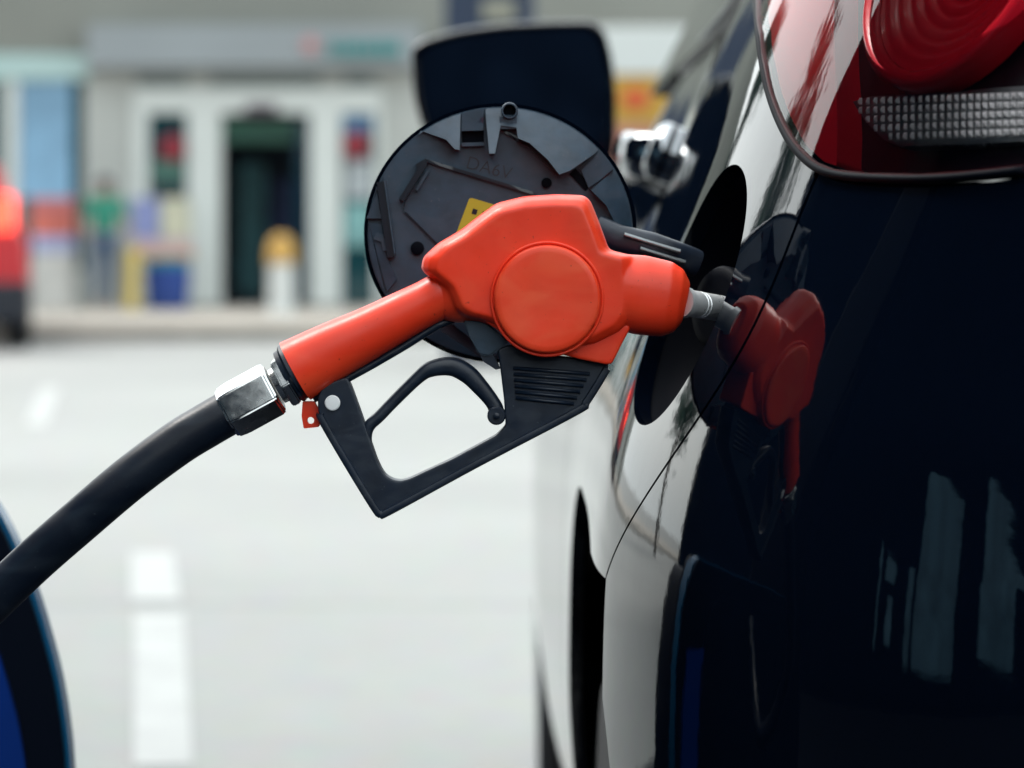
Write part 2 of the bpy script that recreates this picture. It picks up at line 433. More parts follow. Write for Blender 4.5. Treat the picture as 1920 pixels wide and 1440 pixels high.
# seams
def lerp_poly(pts, z):
    zz = [p[1] for p in pts]; ss = [p[0] for p in pts]; return float(np.interp(z, zz, ss))
seam_px = [(1534, 322), (1494, 430), (1450, 530), (1405, 620), (1356, 710), (1305, 795), (1255, 868), (1205, 938), (1168, 1000), (1136, 1085)]
seam = sorted([hit(*p) for p in seam_px], key=lambda q: q[1])
_z = np.array([p[1] for p in seam]); _c = np.polyfit(_z, np.array([p[0] for p in seam]), 4)
seam = [(float(np.polyval(_c, z)), float(z)) for z in np.linspace(_z[0], _z[-1], 60)]
ARCH_Y, ARCH_Z, ARCH_R = 2.43, .37, .445
S_ARCH = s_at_y(ARCH_Y)
def arch(sc_, r=ARCH_R, n=60):
    out = []
    for k in range(n+1):
        c, e = math.cos(math.pi*k/n), math.sin(math.pi*k/n)
        out.append((sc_+r*math.copysign(abs(c)**(2/3.2), c), ARCH_Z+(r+.015)*abs(e)**(2/3.2)))
    return out
lamp_px = [(1426, -60), (1428, 0), (1433, 60), (1441, 120), (1453, 175), (1471, 225), (1497, 272), (1534, 310), (1575, 327), (1640, 334), (1740, 336), (1830, 330), (1925, 319)]
lamp = [hit(*p) for p in lamp_px]
print('lamp', [tuple(round(float(c), 3) for c in p) for p in lamp])
print('seam', [tuple(round(float(c), 3) for c in p) for p in seam])
hole_c = hit(1286, 552)
print('hole', hole_c, pos(*hole_c), 's arch', S_ARCH)
HR = .0855
HS = 1.12
hole = [(hole_c[0]+HS*HR*math.cos(2*math.pi*k/72), hole_c[1]+HR*math.sin(2*math.pi*k/72)) for k in range(72)]
z_belt = 1.245
S3 = s_at_y(3.02); S4 = s_at_y(3.95); S5 = s_at_y(4.85); SF = SMAX-.02
ztop_lamp = 1.23
# quarter panel: between seam/lamp and the rear door shut line, with the wheel arch and filler hole
s_end = lamp[-1][0]
sA0, sA1 = S_ARCH-ARCH_R, S_ARCH+ARCH_R
zs = seam[0][1]
arch_pts = [p for p in arch(S_ARCH)]            # from front (+) over the top to rear (-)
ang = [p for p in arch_pts if not (p[0] < S_ARCH and p[1] < zs)]
g = .0022
quarter = [(S3-g, .42)]+[(S3-g, z_belt)]+[(lamp[0][0]+g*2, z_belt)]+[(a+g*2, z) for a, z in lamp[:8]]
quarter += [(a+g, z) for a, z in sorted(seam, key=lambda q: -q[1])[1:]]
quarter += [p for p in arch_pts[::-1] if p[0] > seam[0][0]+g and (p[1] >= zs-.001 or p[0] > S_ARCH)]
quarter[-1] = (sA1, .42)
q2 = []
for p in quarter:
    if not q2 or abs(p[0]-q2[-1][0])+abs(p[1]-q2[-1][1]) > 1e-4: q2.append(p)
quarter = q2
cp(skin('quarter_panel', quarter, [hole], M['paint'], None, step=.014))
# rear bumper / tail panel
lo = [p for p in arch_pts if p[0] < seam[0][0]-g and p[0] < S_ARCH and p[1] < zs+.001]
bump = [(a-g, z) for a, z in seam]+[(a, z-g*2) for a, z in lamp[8:]]+[(.0, lamp[-1][1]-.004), (0, .30), (sA0-.02, .30), (sA0, ARCH_Z)]
bump += lo[::-1]
b2 = []
for p in bump:
    if not b2 or abs(p[0]-b2[-1][0])+abs(p[1]-b2[-1][1]) > 1e-4: b2.append(p)
cp(skin('bumper', b2, [], M['paint'], None, step=.018))
# tailgate above the lamp height, inboard
cp(skin('tailgate', [(s_end-.004, lamp[-1][1]), (s_end-.004, z_belt), (0, z_belt), (0, lamp[-1][1])], [], M['paint'], None, step=.03))
hnd = cp(skin('rear_door', [(S3+g, .42), (S4-g, .42), (S4-g, z_belt), (S3+g, z_belt)], [], M['paint'], None, step=.03))
cp(skin('front_door', [(S4+g, .42), (S5-g, .42), (S5-g, z_belt), (S4+g, z_belt)], [], M['paint'], None, step=.04))
SFA = s_at_y(5.13)
fa = arch(SFA, .37)
fend = [(S5+g, .40)]+[p for p in fa[::-1]]+[(SFA+.4, .30), (SF, .30), (SF, .95), (SFA, 1.02), (S5+g, 1.08)]
cp(skin('front_fender', fend, [], M['paint'], None, step=.04))
cp(skin('sill', [(sA1+.004, .25), (SFA-.372, .25), (SFA-.372, .398), (S5, .398), (S5, .416), (sA1+.004, .416)], [], M['satin'], None, step=.04, off=-.004))
# inner shell behind the gaps, with openings for wheel and filler
hole_big = [(hole_c[0]+HS*(HR+.01)*math.cos(2*math.pi*k/40), hole_c[1]+(HR+.01)*math.sin(2*math.pi*k/40)) for k in range(40)]
inner = [(.0, .32), (sA0-.05, .32)]+[p for p in arch(S_ARCH, ARCH_R+.02, 30)[::-1]]+[(SFA-.42, .32)]+[p for p in arch(SFA, .39, 24)[::-1]]+[(SF, .32), (SF, .9), (SFA, .98), (S5, 1.04), (S5-.1, 1.235), (lamp[0][0]+.03, 1.235)]+[(a+.03, z-.015) for a, z in lamp[1:8]]+[(a, z-.02) for a, z in lamp[8:]]+[(0, lamp[-1][1]-.02)]
cp(skin('inner_shell', inner, [hole_big], M['void'], None, step=.03, off=-.016, flange=0))

# right flank, bonnet, roof: simple closed shapes so that the car is whole
def mirx(p): return Vector((2*.94-p.x, p.y, p.z))
bm = bmesh.new(); ss = np.linspace(0, SF, 90); zz = np.linspace(.3, z_belt, 16); G = []
for s in ss:
    y = pos(s, .8).y; zt = z_belt if y < 4.5 else z_belt-(y-4.5)*.2
    col = []
    for k in range(16):
        z = .3+(zt-.3)*k/15
        dy = min(abs(y-2.5)/.40, abs(y-5.13)/.38); p = mirx(pos(s, z)); col.append(bm.verts.new(p))
    G.append(col)
for a, b in zip(G, G[1:]):
    for k in range(15):
        c = (a[k].co+b[k+1].co)/2
        if c.x > 1.4 and (math.hypot(c.y-2.5, c.z-.37) < .42 or math.hypot(c.y-5.13, c.z-.37) < .38): continue
        bm.faces.new((a[k], b[k], b[k+1], a[k+1]))
bmesh.ops.recalc_face_normals(bm, faces=bm.faces)
cp(obj('far_side_panel', bm, M['paint'], smooth=True))
# bonnet / deck closing the belt line
bm = bmesh.new(); G = []
for s in np.linspace(.05, SF, 80):
    y = pos(s, .8).y; zt = z_belt if y < 4.5 else z_belt-(y-4.5)*.2
    if y > 4.5: zt = max(.93, 1.08-(y-4.85)*.13) if y > 4.8 else zt
    zt -= .003
    L = pos(s, zt); R = mirx(L); row = []
    for k in range(13):
        t = k/12; p = L.lerp(R, t); p.z += .05*math.sin(math.pi*t)*(1 if y > 4.5 else .2); row.append(bm.verts.new(p))
    G.append(row)
for a, b in zip(G, G[1:]):
    for k in range(12): bm.faces.new((a[k], a[k+1], b[k+1], b[k]))
cp(obj('bonnet', bm, M['paint'], smooth=True))
# greenhouse
def ghouse(bm, yb0, yb1, yt0, yt1, zb, zt, inb, int_, n=14):
    rings = []
    for k in range(n+1):
        t = k/n; z = zb+(zt-zb)*t; y0 = yb0+(yt0-yb0)*t; y1 = yb1+(yt1-yb1)*t; x0 = inb+(int_-inb)*t; x1 = 2*.94-x0
        poly = rounded([(x0, y0), (x1, y0), (x1, y1), (x0, y1)], .16, 6)
        rings.append([bm.verts.new((x, y, z)) for x, y in poly])
    for R, S in zip(rings, rings[1:]):
        m_ = len(R)
        for i in range(m_): bm.faces.new((R[i], R[(i+1) % m_], S[(i+1) % m_], S[i]))
    return rings
bm = bmesh.new(); ghouse(bm, 1.86, 4.75, 2.05, 3.75, z_belt-.004, 1.58, .205, .36); cp(obj('side_window', bm, M['glass'], smooth=True))
bm = bmesh.new(); r = ghouse(bm, 2.02, 3.80, 2.14, 3.6, 1.58, 1.66, .355, .45, 6); bm.faces.new(r[-1]); cp(obj('roof', bm, M['paint'], smooth=True))
# window trim strip along the belt
bm = bmesh.new(); tube(bm, [pos(s, z_belt+.006, .002) for s in np.linspace(s_at_y(2.3), s_at_y(4.4), 40)], .008, seg=8); cp(obj('belt_moulding', bm, M['satin'], smooth=True))
# underbody
cp(box('underbody', (.94, 3.75, .34), (1.5, 3.9, .16), M['void']))
for yy, rr in ((ARCH_Y, .44), (5.13, .37)):
    bm = bmesh.new()
    for k in range(24):
        a0, a1 = math.pi*k/24, math.pi*(k+1)/24
        q = [(.12, yy+rr*math.cos(a0), ARCH_Z+rr*math.sin(a0)), (.12, yy+rr*math.cos(a1), ARCH_Z+rr*math.sin(a1)), (.5, yy+rr*math.cos(a1), ARCH_Z+rr*math.sin(a1)), (.5, yy+rr*math.cos(a0), ARCH_Z+rr*math.sin(a0))]
        bm.faces.new([bm.verts.new(p) for p in q])
    bm.faces.new([bm.verts.new((.5, yy+rr*math.cos(math.pi*k/24), ARCH_Z+rr*math.sin(math.pi*k/24))) for k in range(25)])
    cp(obj('wheel_housing', bm, M['void']))
# wheels
def wheel(x, y, side):
    bm = bmesh.new(); prof = [(-.11, .24), (-.112, .32), (-.09, .352), (-.03, .36), (.03, .36), (.09, .352), (.112, .32), (.11, .24)]
    lathe(bm, (x-.5, y, .36), (x+.5, y, .36), [(.5+t, r) for t, r in prof], 56)
    wt = cp(obj('wheel', bm, M['tyre'], smooth=True))
    bm = bmesh.new(); fx = x+side*.113
    cyl(bm, (fx, y, .36), (fx+side*.006, y, .36), .06, .05, 24)
    for k in range(5):
        a = 2*math.pi*k/5; R = Matrix.Rotation(a, 3, 'X')
        bx(bm, Vector((fx, y, .36))+R@Vector((0, .14, 0)), (.02, .2, .055), R, .004)
    for k in range(40):
        a = 2*math.pi*k/40; R = Matrix.Rotation(a, 3, 'X'); bx(bm, Vector((fx, y, .36))+R@Vector((0, .235, 0)), (.022, .014, .038), R)
    cp(obj('rim', bm, M['rim'])); CP[-1]['_sub'] = 1; CP.pop().parent = wt
wheel(.185, ARCH_Y, -1); wheel(1.695, ARCH_Y, 1); wheel(.165, 5.13, -1); wheel(1.71, 5.13, 1)

# filler recess: bowl behind the hole
hc = pos(*hole_c); hn = nrm(*hole_c)
bm = bmesh.new(); rings = []
for k, (dep, rr) in enumerate([(.004, HR+.001), (.02, HR-.001), (.05, HR-.012), (.058, HR-.03), (.058, .034)]):
    ring = []
    for i in range(64):
        a = 2*math.pi*i/64; p = pos(hole_c[0]+HS*rr*math.cos(a), hole_c[1]+rr*math.sin(a)); ring.append(bm.verts.new(p-hn*dep))
    rings.append(ring)
for R, S in zip(rings, rings[1:]):
    for i in range(64): bm.faces.new((R[i], S[i], S[(i+1) % 64], R[(i+1) % 64]))
bm.faces.new(rings[-1][::-1])
bmesh.ops.recalc_face_normals(bm, faces=bm.faces)
bowl = cp(obj('filler_recess', bm, M['void'], smooth=True))
# filler neck ring inside it
sp0 = P(1255, 560, 1.955); sp1 = P(1352, 577, 1.975)
ax = (sp1-sp0).normalized(); neck = P(1340, 576, 2.035)
bm = bmesh.new()
lathe(bm, neck, neck+ax, [(0, .020), (0, .026), (.003, .028), (.008, .028), (.010, .024), (.05, .024)], 40)
nk = obj('filler_neck', bm, M['void'], smooth=True); nk.parent = bowl

# ------------------------------------------------------------------ tail lamp
def on(px, py, off=0.0):
    s, z = hit(px, py); return pos(s, z, off)
lamp_full = [(a, z) for a, z in lamp]+[(s_end-.02, 1.235), (lamp[0][0], 1.235)]
rim_o = cp(skin('tail_lamp', lamp_full, [], M['lens'], None, step=.012, off=.004, flange=.006))
# red-tinted side section just under the clear cover, opaque housing behind
hs_ = cp(skin('lamp_housing', lamp_full, [], M['darkred'], None, step=.015, off=-.022, flange=0)); CP.pop(); hs_.parent = rim_o
side = [hit(*p) for p in [(1431, -60), (1433, 0), (1438, 60), (1446, 120), (1458, 175), (1477, 225), (1503, 272), (1538, 304), (1560, 310), (1562, 240), (1560, 160), (1556, 80), (1556, 0), (1556, -60)]]
o = skin('red_side_lens', side, [], M['redside'], None, step=.008, off=-.003, flange=.02); o.parent = rim_o
lo_in = [hit(*p) for p in [(1434, -60), (1436, 0), (1441, 60), (1449, 120), (1461, 175), (1480, 223), (1505, 266), (1540, 301), (1580, 317), (1640, 324), (1740, 326), (1830, 320), (1925, 309)]]
def rim_tube(name, pts, r_, off, m, sy=1.0):
    pp_ = [Vector(q) for q in spline([tuple(pos(a, z, off)) for a, z in pts], 5)]
    bm = bmesh.new(); tube(bm, pp_, r_, seg=14, updir=Vector((0, 0, 1)) if False else Vector((-.6, -.8, .05)), sy=sy)
    o = obj(name, bm, m, smooth=True); o.parent = rim_o; return o
rim_tube('lamp_gasket', lamp, .0026, .0040, M['void'])
band_ = lamp+lo_in[::-1]
o = skin('lens_rim', band_, [], mat('deep_red_lens_rim', (.035, .0006, .003), .45, ior=1.25), None, step=.006, off=.0055, flange=.004, edge=.004); o.parent = rim_o
# round red lamp
cc = hit(1790, -85); cpos = pos(*cc, -.008); cn = nrm(*cc)
bm = bmesh.new(); RL = .076
prof = [(.0, RL)]
for k in range(1, 26):
    t = k/25; r = RL*(1-t)+.001; prof.append((-.012*(1-(r/RL)**2)+(.0016 if k % 3 == 0 else 0), r))
rings = []
q = cn.to_track_quat('Z', 'Y').to_matrix()
for t, r in prof: rings.append([bm.verts.new(cpos+cn*t+q@Vector((math.cos(2*math.pi*i/64)*r, math.sin(2*math.pi*i/64)*r, 0))) for i in range(64)])
for R, S in zip(rings, rings[1:]):
    for i in range(64): bm.faces.new((R[i], R[(i+1) % 64], S[(i+1) % 64], S[i]))
bm.faces.new(rings[-1]); bmesh.ops.recalc_face_normals(bm, faces=bm.faces)
o = obj('red_bulb_lens', bm, M['redin'], smooth=True); o.parent = rim_o
bm = bmesh.new()
rings = []
for t, r in [(-.012, RL+.012), (.004, RL+.012), (.008, RL+.006), (.004, RL+.001), (-.008, RL)]:
    rings.append([bm.verts.new(cpos+cn*t+q@Vector((math.cos(2*math.pi*i/64)*r, math.sin(2*math.pi*i/64)*r, 0))) for i in range(64)])
for R, S in zip(rings, rings[1:]):
    for i in range(64): bm.faces.new((R[i], R[(i+1) % 64], S[(i+1) % 64], S[i]))
o = obj('lens_ring', bm, M['redin'], smooth=True); o.parent = rim_o
# clear reflector strip with rows of facets
strip = [(1566, 190), (1600, 180), (1760, 172), (1925, 158), (1925, 262), (1800, 270), (1660, 274), (1625, 262), (1590, 228)]
st = [hit(*p) for p in strip]
o = skin('reverse_reflector', st, [], M['darksteel'], None, step=.01, off=-.012, flange=.008); o.parent = rim_o
bm = bmesh.new()
for r_ in range(5):
    for c_ in range(26):
        px = 1572+c_*14.2; py = 190+r_*17-(px-1570)*.035
        if not inpoly((px+4, py+4), strip) or not inpoly((px-5, py+5), strip): continue
        s_, z_ = hit(px, py); p0 = pos(s_, z_, -.010); n0 = nrm(s_, z_)
        tdir = (pos(s_-.01, z_)-pos(s_, z_)).normalized(); up = Vector((0, 0, 1))
        hw, hh = .0019, .0021
        base = [p0+tdir*a*hw+up*b*hh for a, b in ((-1, -1), (1, -1), (1, 1), (-1, 1))]
        jx, jz = random.uniform(-.0007, .0007)+.0006, random.uniform(-.0005, .0005)-.0009
        tp = [p0+tdir*(a*hw*.3+jx)+up*(b*hh*.3+jz)+n0*(.0022+.0004*a) for a, b in ((-1, -1), (1, -1), (1, 1), (-1, 1))]
        B = [bm.verts.new(p) for p in base]; T = [bm.verts.new(p) for p in tp]
        for i in range(4): bm.faces.new((B[i], B[(i+1) % 4], T[(i+1) % 4], T[i]))
        bm.faces.new(T)
bmesh.ops.recalc_face_normals(bm, faces=bm.faces)
o = obj('reflector_facets', bm, mat('silvered_plastic', (1.0, 1.0, 1.0), .35, metal=.2)); o.parent = rim_o

# ------------------------------------------------------------------ door handle and mirror
ds, dz = s_at_y(3.12), 1.115
bm = bmesh.new()
pts = [pos(ds+t, dz+.004*math.sin(t*20), o_) for t, o_ in ((-.02, -.01), (-.012, .008), (.0, .024), (.02, .032), (.06, .035), (.12, .034), (.16, .028), (.19, .018), (.20, -.01))]
pts = [Vector(p) for p in spline([tuple(p) for p in pts], 5)]
tube(bm, pts, [.023]*len(pts), seg=20, sy=.5, updir=Vector((1, 0, 0)))
h = obj('door_handle', bm, M['blackchrome'], smooth=True); h.parent = hnd
bm = bmesh.new(); c0 = pos(ds-.035, dz, -.004); n0 = nrm(ds, dz)
lathe(bm, c0, c0+n0, [(0, .03), (.012, .03), (.02, .022), (.022, .005)], 28)
h = obj('handle_cap', bm, M['blackchrome'], smooth=True); h.parent = hnd

MD = 4.2
def m_(pts): return [(P(x, y, MD).x, P(x, y, MD).z) for x, y in pts]
mo = m_([(781, 100), (800, 84), (860, 66), (950, 54), (1050, 50), (1108, 50), (1128, 70), (1141, 120), (1147, 190), (1146, 280), (1130, 345), (1080, 372), (960, 372), (860, 340), (800, 240), (785, 180)])
mo = rounded(mo, .02, 4)
cx = sum(p[0] for p in mo)/len(mo); cz = sum(p[1] for p in mo)/len(mo)
bm = bmesh.new(); rings = []
for y, k, up in [(4.2, 1.0, 0), (4.19, 1.03, .0), (4.205, 1.055, .003), (4.23, 1.06, .005), (4.27, 1.0, .003), (4.31, .85, 0), (4.34, .6, -.005), (4.35, .3, -.01)]:
    rings.append([bm.verts.new((cx+(x-cx)*k, y, cz+(z-cz)*k+up)) for x, z in mo])
for R, S in zip(rings, rings[1:]):
    for i in range(len(R)): bm.faces.new((R[i], R[(i+1) % len(R)], S[(i+1) % len(R)], S[i]))
bm.faces.new(rings[-1])
inn = [bm.verts.new((cx+(x-cx)*.97, 4.21, cz+(z-cz)*.97)) for x, z in mo]
for i in range(len(inn)): bm.faces.new((rings[0][i], inn[i], inn[(i+1) % len(inn)], rings[0][(i+1) % len(inn)]))
bmesh.ops.recalc_face_normals(bm, faces=bm.faces)
mir = cp(obj('door_mirror', bm, M['paint'], smooth=True))
bm = bmesh.new(); f = [bm.verts.new((cx+(x-cx)*.972, 4.206, cz+(z-cz)*.972)) for x, z in mo]; bm.faces.new(f)
bmesh.ops.recalc_face_normals(bm, faces=bm.faces)
o = obj('mirror_glass', bm, mat('mirror_silver', (.72, .75, .78), .015, metal=1)); o.parent = mir
bm = bmesh.new(); tube(bm, [(.10, 4.26, 1.12), (.14, 4.27, 1.11), (.19, 4.28, 1.10)], .035, seg=16, sy=.5, updir=Vector((0, 0, 1)))
o = obj('mirror_arm', bm, M['satin'], smooth=True); o.parent = mir

# ------------------------------------------------------------------ fuel flap (opened, inner face towards us)
FD = 2.07; FC = P(938, 437, FD); FRX, FRZ = .0912, .0868
def fz(X, Y):
    """coordinates read off an enlargement of the flap -> metres from its centre"""
    px, py = 640+X/2.483, 160+Y/2.483; p = P(px, py, FD); return (p.x-FC.x, p.z-FC.z)
def fpt(u, v, w): return Vector((FC.x+u, FC.y-w+.10*u*0, FC.z+v))
ell = [(FRX*math.cos(2*math.pi*k/96), FRZ*math.sin(2*math.pi*k/96)) for k in range(96)]
def dome(u, v, a, b): return a+b*((u/FRX)**2+(v/FRZ)**2)
bm = region(ell, [], .006, lambda u, v: fpt(u, v, .0015), g=lambda u, v: fpt(u*.985, v*.985, dome(u, v, -.014, .009)), edge=.006)
flap = cp(smooth_by_angle(obj('fuel_flap', bm, M['paint'])))
def fpart(name, bm, m, ang=30):
    o = smooth_by_angle(obj(name, bm, m), ang); o.parent = flap; return o
ell2 = [(x*.972, y*.972) for x, y in ell]
bm = region(ell2, [], .005, lambda u, v: fpt(u, v, .0035), g=lambda u, v: fpt(u, v, .001), edge=.005)
fpart('inner_plate', bm, M['flapgrey'])
def rr(u, v): return math.hypot(u/FRX, v/FRZ)
bandw = lambda u, v: .0045+.052*(1-rr(u, v))
def arc(a0, a1, k=.962, n=20): return [(FRX*k*math.cos(D2R(a0+(a1-a0)*i/n)), FRZ*k*math.sin(D2R(a0+(a1-a0)*i/n))) for i in range(n+1)]
def angf(X, Y):
    u, v = fz(X, Y); return math.degrees(math.atan2(v/FRZ, u/FRX)) % 360
def band(pts_in, a0, a1, wf=bandw, name='rim_band', m=None):
    if a0 > a1: a0 -= 360
    poly = arc(a0, a1)+[fz(*p) for p in pts_in]
    bm = region(poly, [], .004, lambda u, v: fpt(u, v, wf(u, v)), g=lambda u, v: fpt(u, v, .002), edge=.004)
    return fpart(name, bm, m or M['flapgrey'])
# band pieces, angles counted anticlockwise from the right (inner outline listed from the a1 end back to the a0 end)
band([(370, 212), (490, 255), (530, 300), (553, 305), (556, 140)], angf(556, 128), angf(345, 215))
band([(560, 215), (662, 212)], angf(662, 100), angf(560, 125), lambda u, v: .010)
band([(672, 135), (690, 322), (716, 322), (742, 190), (815, 200), (822, 250), (875, 272), (960, 350), (1012, 418), (1062, 400), (1120, 360), (1180, 318)], angf(1185, 310), angf(672, 100))
band([(1115, 395), (1150, 478), (1262, 400)], angf(1265, 385), angf(1190, 318), lambda u, v: .0075)
band([(1160, 490), (1230, 560), (1275, 650), (1300, 720)], angf(1385, 700), angf(1268, 395))
band([(165, 470), (190, 620), (120, 620)], angf(190, 420), angf(115, 610), lambda u, v: .008)
band([(130, 640), (190, 650), (215, 800), (260, 900), (215, 960)], angf(110, 640), angf(210, 970), lambda u, v: .006+.01*(1-rr(u, v)))
band([(330, 960), (600, 1080), (760, 1180), (700, 1300)], angf(215, 960), angf(720, 1310), lambda u, v: .007+.02*(1-rr(u, v)))
def bar(a, b, wd, h0, h1, name, m='black'):
    a, b = Vector(fz(*a)), Vector(fz(*b)); d = (b-a).normalized(); n = Vector((-d.y, d.x))*wd/2
    poly = [tuple(a+n), tuple(b+n), tuple(b-n), tuple(a-n)]
    bm = region(poly, [], .01, lambda u, v: fpt(u, v, h1), g=lambda u, v: fpt(u, v, h0))
    bmesh.ops.bevel(bm, geom=[e for e in bm.edges], offset=.0002, segments=1, affect='EDGES') if False else None
    return fpart(name, bm, M[m])
# raised central plateau edged by a black strip, step shadow put into its colour
bm = region([fz(*p) for p in [(402, 350), (890, 500), (1090, 700), (800, 1000), (430, 720), (290, 590), (300, 545)]], [], .006, lambda u, v: fpt(u, v, .0052), g=lambda u, v: fpt(u, v, .003))
fpart('centre_plateau', bm, M['flapgrey'])
bar((400, 352), (900, 506), .0022, .003, .0085, 'dark_line', 'satin')
bar((392, 362), (282, 535), .0038, .003, .013, 'latch_hook', 'satin')
bar((405, 400), (352, 490), .0018, .004, .0105, 'latch_hook', 'flapgrey')
bar((352, 380), (402, 350), .003, .003, .011, 'latch_hook', 'satin')
bar((185, 450), (235, 800), .0050, .003, .012, 'latch_hook', 'satin')
bar((205, 445), (252, 785), .0010, .003, .0135, 'latch_edge', 'flapgrey')
bar((160, 700), (200, 715), .0050, .003, .009, 'latch_tab', 'flapgrey')
bar((195, 715), (205, 770), .0025, .003, .0095, 'latch_tab', 'flapgrey')
bar((562, 240), (664, 236), .0100, .002, .0047, 'slot', 'void')
bar((562, 278), (664, 274), .0024, .002, .0090, 'slot_edge', 'flapgrey')
bar((1075, 400), (1150, 480), .0055, .002, .0050, 'slot', 'void')
bar((1180, 320), (1110, 392), .0008, .002, .0105, 'dark_line', 'satin')
bar((1262, 395), (1158, 485), .0010, .002, .0108, 'dark_line', 'satin')
bar((430, 212+8), (500, 262), .0018, .002, .0062, 'dark_line', 'satin')  # dark strips along the band edges, step shadow put into colour
bar((760, 215), (870, 280), .0020, .002, .0062, 'dark_line', 'satin'); bar((868, 278), (1010, 420), .0022, .002, .0062, 'dark_line', 'satin')
bar((300, 590), (450, 740), .0008, .004, .0058, 'dark_line', 'satin')
for X, Y, r_ in ((955, 455, .0035), (355, 758, .0045), (180, 742, .004)):
    u, v = fz(X, Y); bm = bmesh.new(); lathe(bm, fpt(u, v, .003), fpt(u, v, .02), [(0, r_), (.0034, r_), (.0038, r_-.0012)], 24); fpart('stud_hole', bm, M['void'])
u, v = fz(783, 122)
bm = bmesh.new(); rings = []
for w_, r_ in ((.002, .0056), (.015, .0056), (.016, .0051), (.016, .0043), (.008, .0041)):
    rings.append([bm.verts.new(fpt(u+r_*math.cos(2*math.pi*i/32), v+r_*math.sin(2*math.pi*i/32), w_)) for i in range(32)])
for R, S in zip(rings, rings[1:]):
    for i in range(32): bm.faces.new((R[i], R[(i+1) % 32], S[(i+1) % 32], S[i]))
bm.faces.new(rings[-1]); bmesh.ops.recalc_face_normals(bm, faces=bm.faces)
fpart('rubber_stop', bm, M['flapgrey'])
bm = bmesh.new(); lathe(bm, fpt(u, v, .006), fpt(u, v, .02), [(0, .0040), (.0030, .0040), (.0032, .003)], 24); fpart('stop_hole', bm, M['void'])
bar((777, 150), (777, 205), .0115, .003, .0125, 'stop_block', 'flapgrey')
bar((848, 178), (852, 262), .0095, .003, .0108, 'stop_block', 'satin')
# sticker and part code
bm = region(rounded([fz(*p) for p in [(598, 522), (760, 570), (700, 730), (535, 690)]], .002), [], .01, lambda u, v: fpt(u, v, .0062), g=lambda u, v: fpt(u, v, .005))
fpart('yellow_sticker', bm, M['yellow'])
bar((610, 585), (632, 592), .0036, .006, .0064, 'sticker_print', 'satin'); bar((655, 598), (700, 612), .0036, .006, .0064, 'sticker_print', 'satin')
M['emboss'] = mat('embossed_grey', (.010, .013, .019), .45)
u, v = fz(688, 388)
mw = Matrix.Translation(fpt(u, v, .0036)) @ Matrix.Rotation(D2R(-17), 4, 'Y').inverted() @ Matrix.Rotation(D2R(90), 4, 'X')
mw = Matrix.Translation(fpt(u, v, .0036)) @ Matrix.Rotation(D2R(15), 4, 'Y') @ Matrix.Rotation(D2R(90), 4, 'X')
text_mesh('part_code', 'DA6V', .0125, .0004, M['emboss'], None, mw, -.00022).parent = flap
# hinge arm from flap to the filler recess
bm = bmesh.new()
def arm(pts, hw, hy):
    tube(bm, [P(*p) for p in pts], hw, seg=14, sy=hy/hw, power=3.5)
arm([(1120, 430, 2.055), (1160, 448, 2.052), (1220, 462, 2.05), (1270, 480, 2.055), (1300, 492, 2.06)], .0095, .012)
fpart('hinge_arm', bm, M['black'], 60)
bm = bmesh.new(); tube(bm, [P(1170, 440, 2.036), P(1275, 472, 2.04)], .0016, seg=8); tube(bm, [P(1200, 466, 2.034), P(1285, 492, 2.04)], .0016, seg=8)
fpart('hinge_rod', bm, M['darksteel'], 60)

# ------------------------------------------------------------------ fuel nozzle
ND = 1.955
nozzle = empty('fuel_nozzle', P(1000, 560, ND)); NP = []
tag(nozzle, 'orange red fuel nozzle with black hand guard, pushed into the black car', 'fuel nozzle')
def npx(pts): return [(P(x, y, ND).x, P(x, y, ND).z) for x, y in pts]
def npart(o): NP.append(o); return o
body = [(789, 506), (793, 482), (821, 456), (865, 430), (898, 404), (930, 381), (982, 368), (1043, 364), (1095, 366), (1107, 376), (1124, 418), (1142, 468), (1190, 480),
        (1190, 600), (1170, 625), (1120, 650), (1040, 662), (962, 634), (920, 610), (898, 603), (870, 597), (849, 585), (830, 540)]
bm = bmesh.new()
bp = npx(rounded(body, 8, 3)); 
if area(bp) < 0: bp = bp[::-1]
cxn, czn = P(1000, 510, ND).x, P(1000, 510, ND).z
rings = []
for y, k in ((-.0235, .86), (-.020, .93), (-.012, .985), (-.004, 1), (.004, 1), (.012, .985), (.020, .93), (.0235, .86)):
    rings.append([bm.verts.new((cxn+(x-cxn)*k, ND+y, czn+(z-czn)*k)) for x, z in bp])
for R, S in zip(rings, rings[1:]):
    for i in range(len(R)): bm.faces.new((R[i], R[(i+1) % len(R)], S[(i+1) % len(R)], S[i]))
bm.faces.new(rings[0][::-1]); bm.faces.new(rings[-1]); bmesh.ops.recalc_face_normals(bm, faces=bm.faces)
# front sleeve
def ringtube(bm, pts, power=2.6, seg=40):
    """pts: (px,py,d, half height px, half depth m)"""
    tube(bm, [P(p[0], p[1], p[2]) for p in pts], [p[3]*ND/FPX for p in pts], seg=seg, sy=[p[4]/(p[3]*ND/FPX) for p in pts], power=power)
ringtube(bm, [(1060, 535, ND, 62, .020), (1140, 542, ND, 68, .0225), (1200, 553, ND, 75, .0245), (1250, 561, ND, 71, .0235), (1272, 564, ND, 60, .020), (1286, 567, ND, 38, .013)])
# neck towards grip
ringtube(bm, [(900, 545, ND, 60, .02), (850, 550, ND, 56, .018), (822, 556, ND, 46, .015)], 2.3)
npart(remeshed('nozzle_body', bm, .0011, 9, M['red']))
# lower skirt
bm = bmesh.new()
sk = npx(rounded([(905, 598), (1000, 560), (1120, 560), (1181, 612), (1166, 640), (1146, 680), (1138, 682), (1083, 671), (1043, 660), (962, 638)], 6, 3))
prism(bm, sk, ND-.0175, ND+.0175)
npart(remeshed('lower_skirt', bm, .0010, 4, M['red']))
